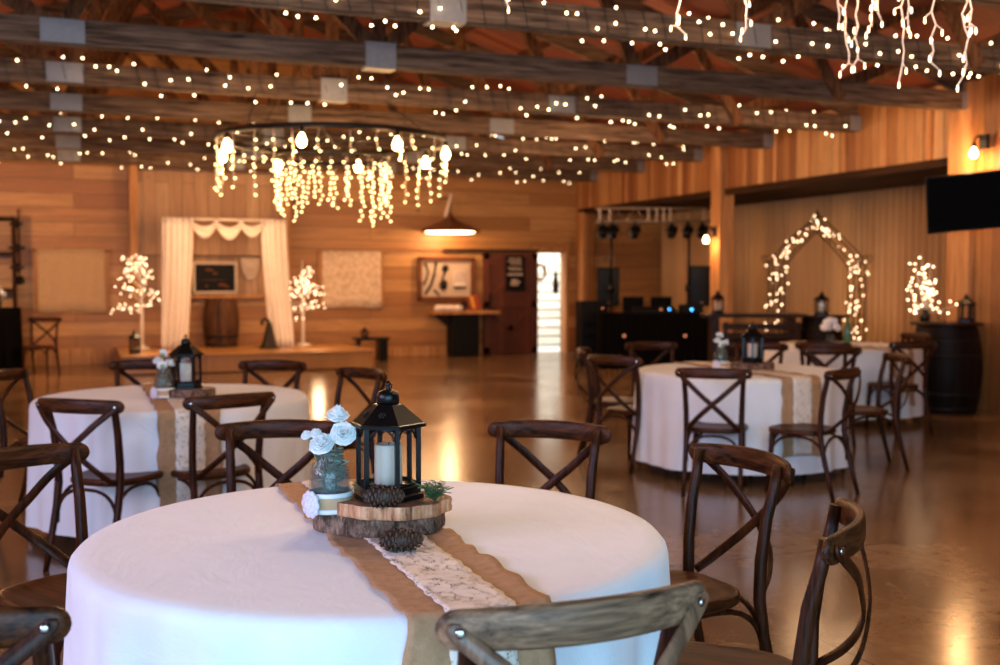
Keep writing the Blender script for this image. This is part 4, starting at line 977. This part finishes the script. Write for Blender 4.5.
for x in (-.46, .46):
    b = MB(); b.box((x, .18, .46), (.05, .05, .92)); b.build('rear_leg', M['brown'], t, .003)
    b = MB(); b.box((x, -.16, .21), (.05, .05, .42)); b.build('front_leg', M['brown'], t, .003)
# big dark barrel right with lantern and lit twigs
barrel((9.02, 9.46, 0), 'large dark barrel by the right wall with lantern and lit twigs', M['dark_barrel'], .38, .96)
b = MB(); b.lathe([(.001, 0), (.38, 0), (.39, .012), (.39, .03), (.001, .03)], seg=36); tag(b.build('round_board', M['brown'], loc=(9.02, 9.46, .962)), 'round dark board lying on the large right barrel', 'board')
l = copy_tree(LAN); put(l, (9.20, 9.36, .994), 'black lantern on the large barrel by the right wall', 'lantern', 1.2, 'black lanterns')
t = empty('lit_twigs', (8.86, 9.62, .994), 0, 'bare twigs with warm fairy lights on the large right barrel', 'lit branches'); q = random.Random(21); P = []
b = MB(); b.lathe([(.001, 0), (.05, 0), (.06, .07), (.035, .12), (.04, .14)], seg=14); b.build('vase', M['brown'], t)
for k in range(17):
    a = q.uniform(0, 6.28); h = q.uniform(.12, .70) if k else .76; s = q.uniform(.10, .50) * (1 - 1.0 * h); tip = Vector((s * math.cos(a) - .04, s * math.sin(a), h)); mid = tip * .5 + Vector((0, 0, .03))
    b = MB(); b.tube([(0, 0, .1), mid, tip], [.005, .004, .002], 5); b.build('twig', M['white_trunk'], t)
    for j in range(4): c_ = mid.lerp(tip, j / 3); P.append(tuple(c_ + Vector((q.uniform(-.06, .06), q.uniform(-.06, .06), q.uniform(-.05, .05)))))
put_bulbs(P, bulb_mesh('bulb', M['bulb_tree'], .011), t)
# television on the right wall
t = empty('television', (9.05, 9.0, 2.31), 0, 'large black flat television tilted down high on the right wall', 'television')
Mr = Matrix.Rotation(-.62, 4, 'Z') @ Matrix.Rotation(.32, 4, 'X') @ Matrix.Rotation(-.09, 4, 'Y')
b = MB(); b.box((0, 0, 0), (1.14, .05, .63)); b.xf(Mr); b.build('casing', M['black_plastic'], t, .006)
b = MB(); b.box((0, -.028, .006), (1.10, .006, .58)); b.xf(Mr); b.build('screen', M['screen'], t)
b = MB(); b.tube([(.02, .04, .0), (.22, .12, 0), (.46, .1, 0)], .025, 8); b.box((.47, .1, 0), (.04, .25, .3)); b.build('wall_mount', M['iron'], t)
def sconce(loc, label, ax, power):
    t = empty('wall_sconce', loc, 0, label, 'wall lamp', 'bare bulb wall sconces'); dx, dy = ax
    b = MB(); b.box((0, 0, .06), (.05 if dx else .11, .05 if dy else .11, .16)); b.build('wall_plate', M['black_metal'], t, .004)
    b = MB(); b.tube([(0, 0, .08), (dx * .10, dy * .10, .12), (dx * .15, dy * .15, .07), (dx * .15, dy * .15, .02)], .012, 8); b.build('arm', M['black_metal'], t)
    b = MB(); b.lathe([(.025, .0), (.03, .03), (.02, .05)], (dx * .15, dy * .15, -.01), 12); b.build('socket', M['black_metal'], t)
    b = MB(); b.lathe([(.015, 0), (.03, -.03), (.045, -.07), (.038, -.10), (.001, -.12)], (dx * .15, dy * .15, -.01), 14); b.build('bulb', M['edison'], t)
    lamp((dx * .22, dy * .22, -.14), power, (1, .5, .2), .04, 'sconce_light', parent=t)
sconce((9.41, 9.36, 2.93), 'bare bulb sconce on the right wall above the television', (-1, 0), 40)
sconce((9.35, 14.72, 2.16), 'bare bulb sconce on the tall post between the bays', (-1, 0), 16)
# ------------------------------------------------------------------ music corner
t = empty('lighting_truss', (9.25, 16.45, 2.46), -.36, 'horizontal aluminium lighting truss over the music corner', 'lighting truss')
for dz, dy in ((0, -.1), (.22, -.1), (.22, .1), (0, .1)): b = MB(); b.tube([(-1.0, dy, dz), (1.0, dy, dz)], .018, 8); b.build('chord', M['alu'], t)
b = MB()
for i in range(13): b.tube([(-1 + i / 6, -.1, 0), (-1 + i / 6 + (.16 if i < 12 else 0), -.1, .22)] if i % 2 else [(-1 + i / 6, -.1, .22), (-1 + i / 6 + .16 * (i < 12), -.1, 0)], .008, 5)
b.build('lattice', M['alu'], t)
for x in (-.95, -.78, -.12, .02, .14, .25, .82): b = MB(); b.box((x, -.11, .11), (.03, .02, .22)); b.build('clamp_plate', M['alu'], t)
TQm = Matrix.Translation((9.25, 16.45, 2.46)) @ Matrix.Rotation(-.36, 4, 'Z')
spots_ = [(-.9, 'leftmost'), (-.72, 'second from the left'), (-.35, 'third from the left'), (.28, 'third from the right'), (.55, 'second from the right'), (.80, 'rightmost')]
for x, w in spots_:
    p = TQm @ Vector((x, -.1, -.03)); t = empty('stage_light', p, -.36, 'black stage light hanging on the truss, %s' % w, 'stage light', 'stage lights on the truss')
    b = MB(); b.lathe([(.05, -.09), (.085, -.07), (.09, .07), (.09, .09), (.07, .10)], seg=16); b.xf(Matrix.Translation((0, -.02, -.16)) @ Matrix.Rotation(1.0, 4, 'X')); b.build('lamp_can', M['black_metal'], t)
    b = MB(); b.tube([(-.10, 0, -.15), (-.10, 0, -.03), (.10, 0, -.03), (.10, 0, -.15)], .009, 6); b.build('yoke', M['black_metal'], t)
    b = MB(); b.box((0, 0, 0), (.05, .05, .06)); b.build('clamp', M['black_metal'], t)
for i, x in enumerate((-.72, .62)):
    p = TQm @ Vector((x, .12, 0)); t = empty('lighting_stand', (p.x, p.y, 0), .2, 'black %s stand holding up the lighting truss' % ('left', 'right')[i], 'stand', 'stands of the lighting truss')
    b = MB(); b.tube([(0, 0, .15), (0, 0, 1.35)], .030, 10); b.tube([(0, 0, 1.3), (0, 0, 2.43)], .022, 10); b.build('pole', M['black_metal'], t)
    b = MB(); b.lathe([(.035, 0), (.06, .02), (.06, .12), (.035, .14)], (0, 0, 1.25), 12); b.build('collar', M['black_metal'], t)
    for k in range(3): a = k * 2.09; b = MB(); b.tube([(0, 0, .45), (.26 * math.cos(a), .26 * math.sin(a), .015)], .014, 6); b.build('leg', M['black_metal'], t)
def speaker(loc, rz, label, pole=1.0):
    t = empty('loudspeaker', (loc[0], loc[1], pole), rz, label, 'loudspeaker', 'black loudspeakers in the music corner')
    b = MB(); b.add([(x * (.20 if y < 0 else .14), y * .17, z) for z in (0, .68) for x, y in ((-1, -1), (1, -1), (1, 1), (-1, 1))], [(3, 2, 1, 0), (4, 5, 6, 7), (0, 1, 5, 4), (1, 2, 6, 5), (2, 3, 7, 6), (3, 0, 4, 7)]); b.build('cabinet', M['black_plastic'], t, .015)
    b = MB(); b.box((0, -.175, .34), (.36, .012, .62)); b.build('grille', M['black_metal'], t, .004)
    b = MB(); b.box((0, -.183, .06), (.05, .004, .02)); b.build('badge', M['alu'], t)
    s = empty('speaker_stand', (loc[0], loc[1], 0), rz, 'tripod stand under the ' + label, 'stand', 'loudspeaker stands')
    b = MB(); b.tube([(0, 0, .12), (0, 0, pole - .004)], .02, 8); b.build('pole', M['black_metal'], s)
    for k in range(3): a = k * 2.09 + .5; b = MB(); b.tube([(0, 0, .5), (.24 * math.cos(a), .24 * math.sin(a), .015)], .012, 6); b.build('leg', M['black_metal'], s)
speaker((9.92, 16.05), -.4, 'black loudspeaker beside the tall post', 1.02)
speaker((8.78, 17.3), -.3, 'black loudspeaker at the left of the music corner', 1.0)
t = empty('console_table', (9.0, 16.0, 0), -.36, 'long table under a black cloth in the music corner', 'table')
b = MB(); b.box((0, 0, .88), (1.85, .7, .04)); b.build('tabletop', M['black_plastic'], t, .005)
def skirt(u, v):
    per = 2 * (1.87 + .72); s = u * per; f = .015 * math.sin(u * 2 * PI * 38) * v + .01
    if s < 1.87: p = (-.935 + s, -.36 - f)
    elif s < 2.59: p = (.935 + f, -.36 + s - 1.87)
    elif s < 4.46: p = (.935 - (s - 2.59), .36 + f)
    else: p = (-.935 - f, .36 - (s - 4.46))
    return (p[0], p[1], .905 - .90 * v)
b = MB(); b.grid(skirt, 300, 5, closed=True); b.box((0, 0, .906), (1.87, .72, .008)); b.build('black_cloth', M['black_cloth'], t)
DJ = Matrix.Translation((9.0, 16.0, 0)) @ Matrix.Rotation(-.36, 4, 'Z')
def dj(name, x, y, label, cat, group=None, rz=0): p = DJ @ Vector((x, y, .912)); return empty(name, p, -.36 + rz, label, cat, group)
t = dj('mixing_console', 0.0, -.05, 'black mixing console with faint lit buttons on the black table', 'mixer')
b = MB(); b.add([(-.35, -.2, 0), (.35, -.2, 0), (.35, .2, 0), (-.35, .2, 0), (-.35, -.2, .05), (.35, -.2, .05), (.35, .2, .11), (-.35, .2, .11)], [(3, 2, 1, 0), (4, 5, 6, 7), (0, 1, 5, 4), (1, 2, 6, 5), (2, 3, 7, 6), (3, 0, 4, 7)]); b.build('case', M['black_plastic'], t, .005)
for i in range(8): b = MB(); b.lathe([(.014, 0), (.012, .02), (.001, .02)], (-.28 + i * .08, .03, .085), 8); b.build('knob', M['black_metal'], t)
for x, y, z, m in ((.22, -.18, .062, 'led'), (.08, -.18, .060, 'amber')): b = MB(); b.ball((x, y, z), .018, 8, 6); b.build('indicator_light', M[m], t)
for i, (x, w) in enumerate(((.18, 'right'), (-.30, 'left'))):
    t = dj('laptop', x, .22, 'dark open laptop at the %s of the mixing console' % w, 'laptop', 'laptops on the black table')
    b = MB(); b.box((0, 0, .012), (.36, .25, .02)); b.build('keyboard_base', M['black_plastic'], t, .003)
    b = MB(); b.box((0, .14, .14), (.36, .015, .25), M=None); b.build('lid', M['screen'], t, .003)
t = dj('amplifier_case', .62, .0, 'dark equipment case with a blue light at the right of the console table', 'case')
b = MB(); b.box((0, 0, .07), (.36, .34, .14)); b.build('body', M['black_plastic'], t, .01)
b = MB(); b.ball((-.02, -.175, .06), .022, 8, 6); b.build('indicator_light', M['led'], t)
b = MB(); b.tube([(-.08, 0, .14), (-.08, 0, .17), (.08, 0, .17), (.08, 0, .14)], .008, 6); b.build('handle', M['iron'], t)
for i, x in enumerate((-.55, .45)):
    p = DJ @ Vector((x, -.40, .55)); t = empty('clip_lamp', p, -.36, '%s small dim amber lamp clipped on the black table front' % ('left', 'right')[i], 'lamp', 'amber lamps on the black cloth')
    b = MB(); b.lathe([(.03, 0), (.04, .03), (.03, .05)], (0, 0, -.02), 10); b.build('housing', M['black_metal'], t)
    b = MB(); b.ball((0, -.025, 0), .025, 8, 6); b.build('lens', M['amber'], t)
t = empty('equipment_rack', (8.30, 16.95, 0), -.2, 'tall black equipment rack left behind the console table', 'rack')
b = MB(); b.box((0, 0, .55), (.46, .4, 1.1)); b.build('case', M['black_plastic'], t, .01)
for z in (.3, .5, .7, .9): b = MB(); b.box((0, -.205, z), (.40, .01, .12)); b.build('rack_unit', M['black_metal'], t, .003)
b = MB(); b.ball((.15, -.212, .98), .016, 8, 6); b.build('indicator_light', M['amber'], t)

# ------------------------------------------------------------------ lights of the place and added fills
WARM = (1, .60, .32)
# strings light the timbers they are wound on
for Y, g_ in ((TY[3], 1), (TY[5], .9), (TY[7], .35), (TY[9], .3)):
    for x in (-2.2, 0.2, 2.5, 4.9, 7.4): lamp((x, Y - .55, 3.50), GLOWP * g_, WARM, .02, 'string_glow')
def area(loc, rot, sx, sy, power, c, name, spread=PI):
    l = bpy.data.lights.new(name, 'AREA'); l.shape = 'RECTANGLE'; l.size = sx; l.size_y = sy; l.energy = power; l.color = c; l.spread = spread
    o = bpy.data.objects.new(name, l); col.objects.link(o); o.location = loc; o.rotation_euler = rot; return o
# daylight entering by the wide doorway behind the camera
area((-.7, YR + .1, 1.45), (PI / 2, 0, 0), 5.6, 2.6, DAY, (.28, .65, 1), 'doorway_daylight')
for k, y in enumerate((.6, 3.2)): area((XL + .1, y, 2.3), (0, -PI / 2, 0), 1.4, 1.8, SIDE, (.66, .60, 1), 'lilac_side_fill')  # added lilac fill tinting the front table; the left wall has no opening
# daylight outside the back door
area((9.0, 21.0, 3.6), (0, 0, 0), 2.5, 1.2, 340, (1, .97, .88), 'outdoor_daylight')
for (x, y, z) in ((1.0, 18.0, .7), (3.8, 18.2, .7)): lamp((x, y, z), 14, WARM, .1, 'tree_glow')
lamp((2.4, 17.6, 2.3), 130, (1, .54, .25), .6, 'stage_fill')  # added fill brightening the stage wall, no fixture there
lamp((-2.4, 16.6, 2.2), 260, (1, .54, .25), .2, 'wall_fill'); lamp((5.2, 17.2, 2.4), 80, (1, .54, .25), .7, 'wall_fill')  # unseen fills added to warm the back wall
lamp((10.3, 13.3, 1.2), 14, WARM, .1, 'arch_glow')
# added warm fills with no fixtures, along the left side and above the seats
for (x, y, z, p) in ((-3.9, 8, 2.9, 70), (-3.9, 2, 2.9, 50), (6.4, 12.55, 2.9, 85), (6.6, 14.5, 2.9, 50), (6.4, 4.9, 3.0, 50), (8.3, 10.65, 3.0, 30)): lamp((x, y, z), p, WARM, .45, 'hall_fill')
w = bpy.data.worlds.new('sky'); bpy.context.scene.world = w; w.use_nodes = True
bg = w.node_tree.nodes['Background']; bg.inputs[0].default_value = (.75, .88, 1, 1); bg.inputs[1].default_value = 1.0
# ------------------------------------------------------------------ camera
cam = bpy.data.cameras.new('camera'); co = bpy.data.objects.new('camera', cam); col.objects.link(co)
cam.sensor_width = 36; cam.lens = 1088 * 36 / 1000; cam.clip_start = .05; cam.clip_end = 200
co.location = (0, 0, 1.46); co.rotation_euler = (PI / 2 - math.radians(2.76), 0, -math.atan(.39))
cam.dof.use_dof = True; cam.dof.focus_distance = 2.85; cam.dof.aperture_fstop = 3.0
sc = bpy.context.scene; sc.camera = co
sc.view_settings.view_transform = 'Standard'; sc.view_settings.look = 'None'; sc.view_settings.gamma = 1; sc.view_settings.use_curve_mapping = False
sc.view_settings.exposure = EXPO
sc.cycles.sample_clamp_indirect = 3.0; sc.cycles.use_denoising = True; sc.cycles.max_bounces = 6; sc.cycles.diffuse_bounces = 3; sc.cycles.glossy_bounces = 3; sc.cycles.transparent_max_bounces = 12
sc.cycles.use_light_tree = True
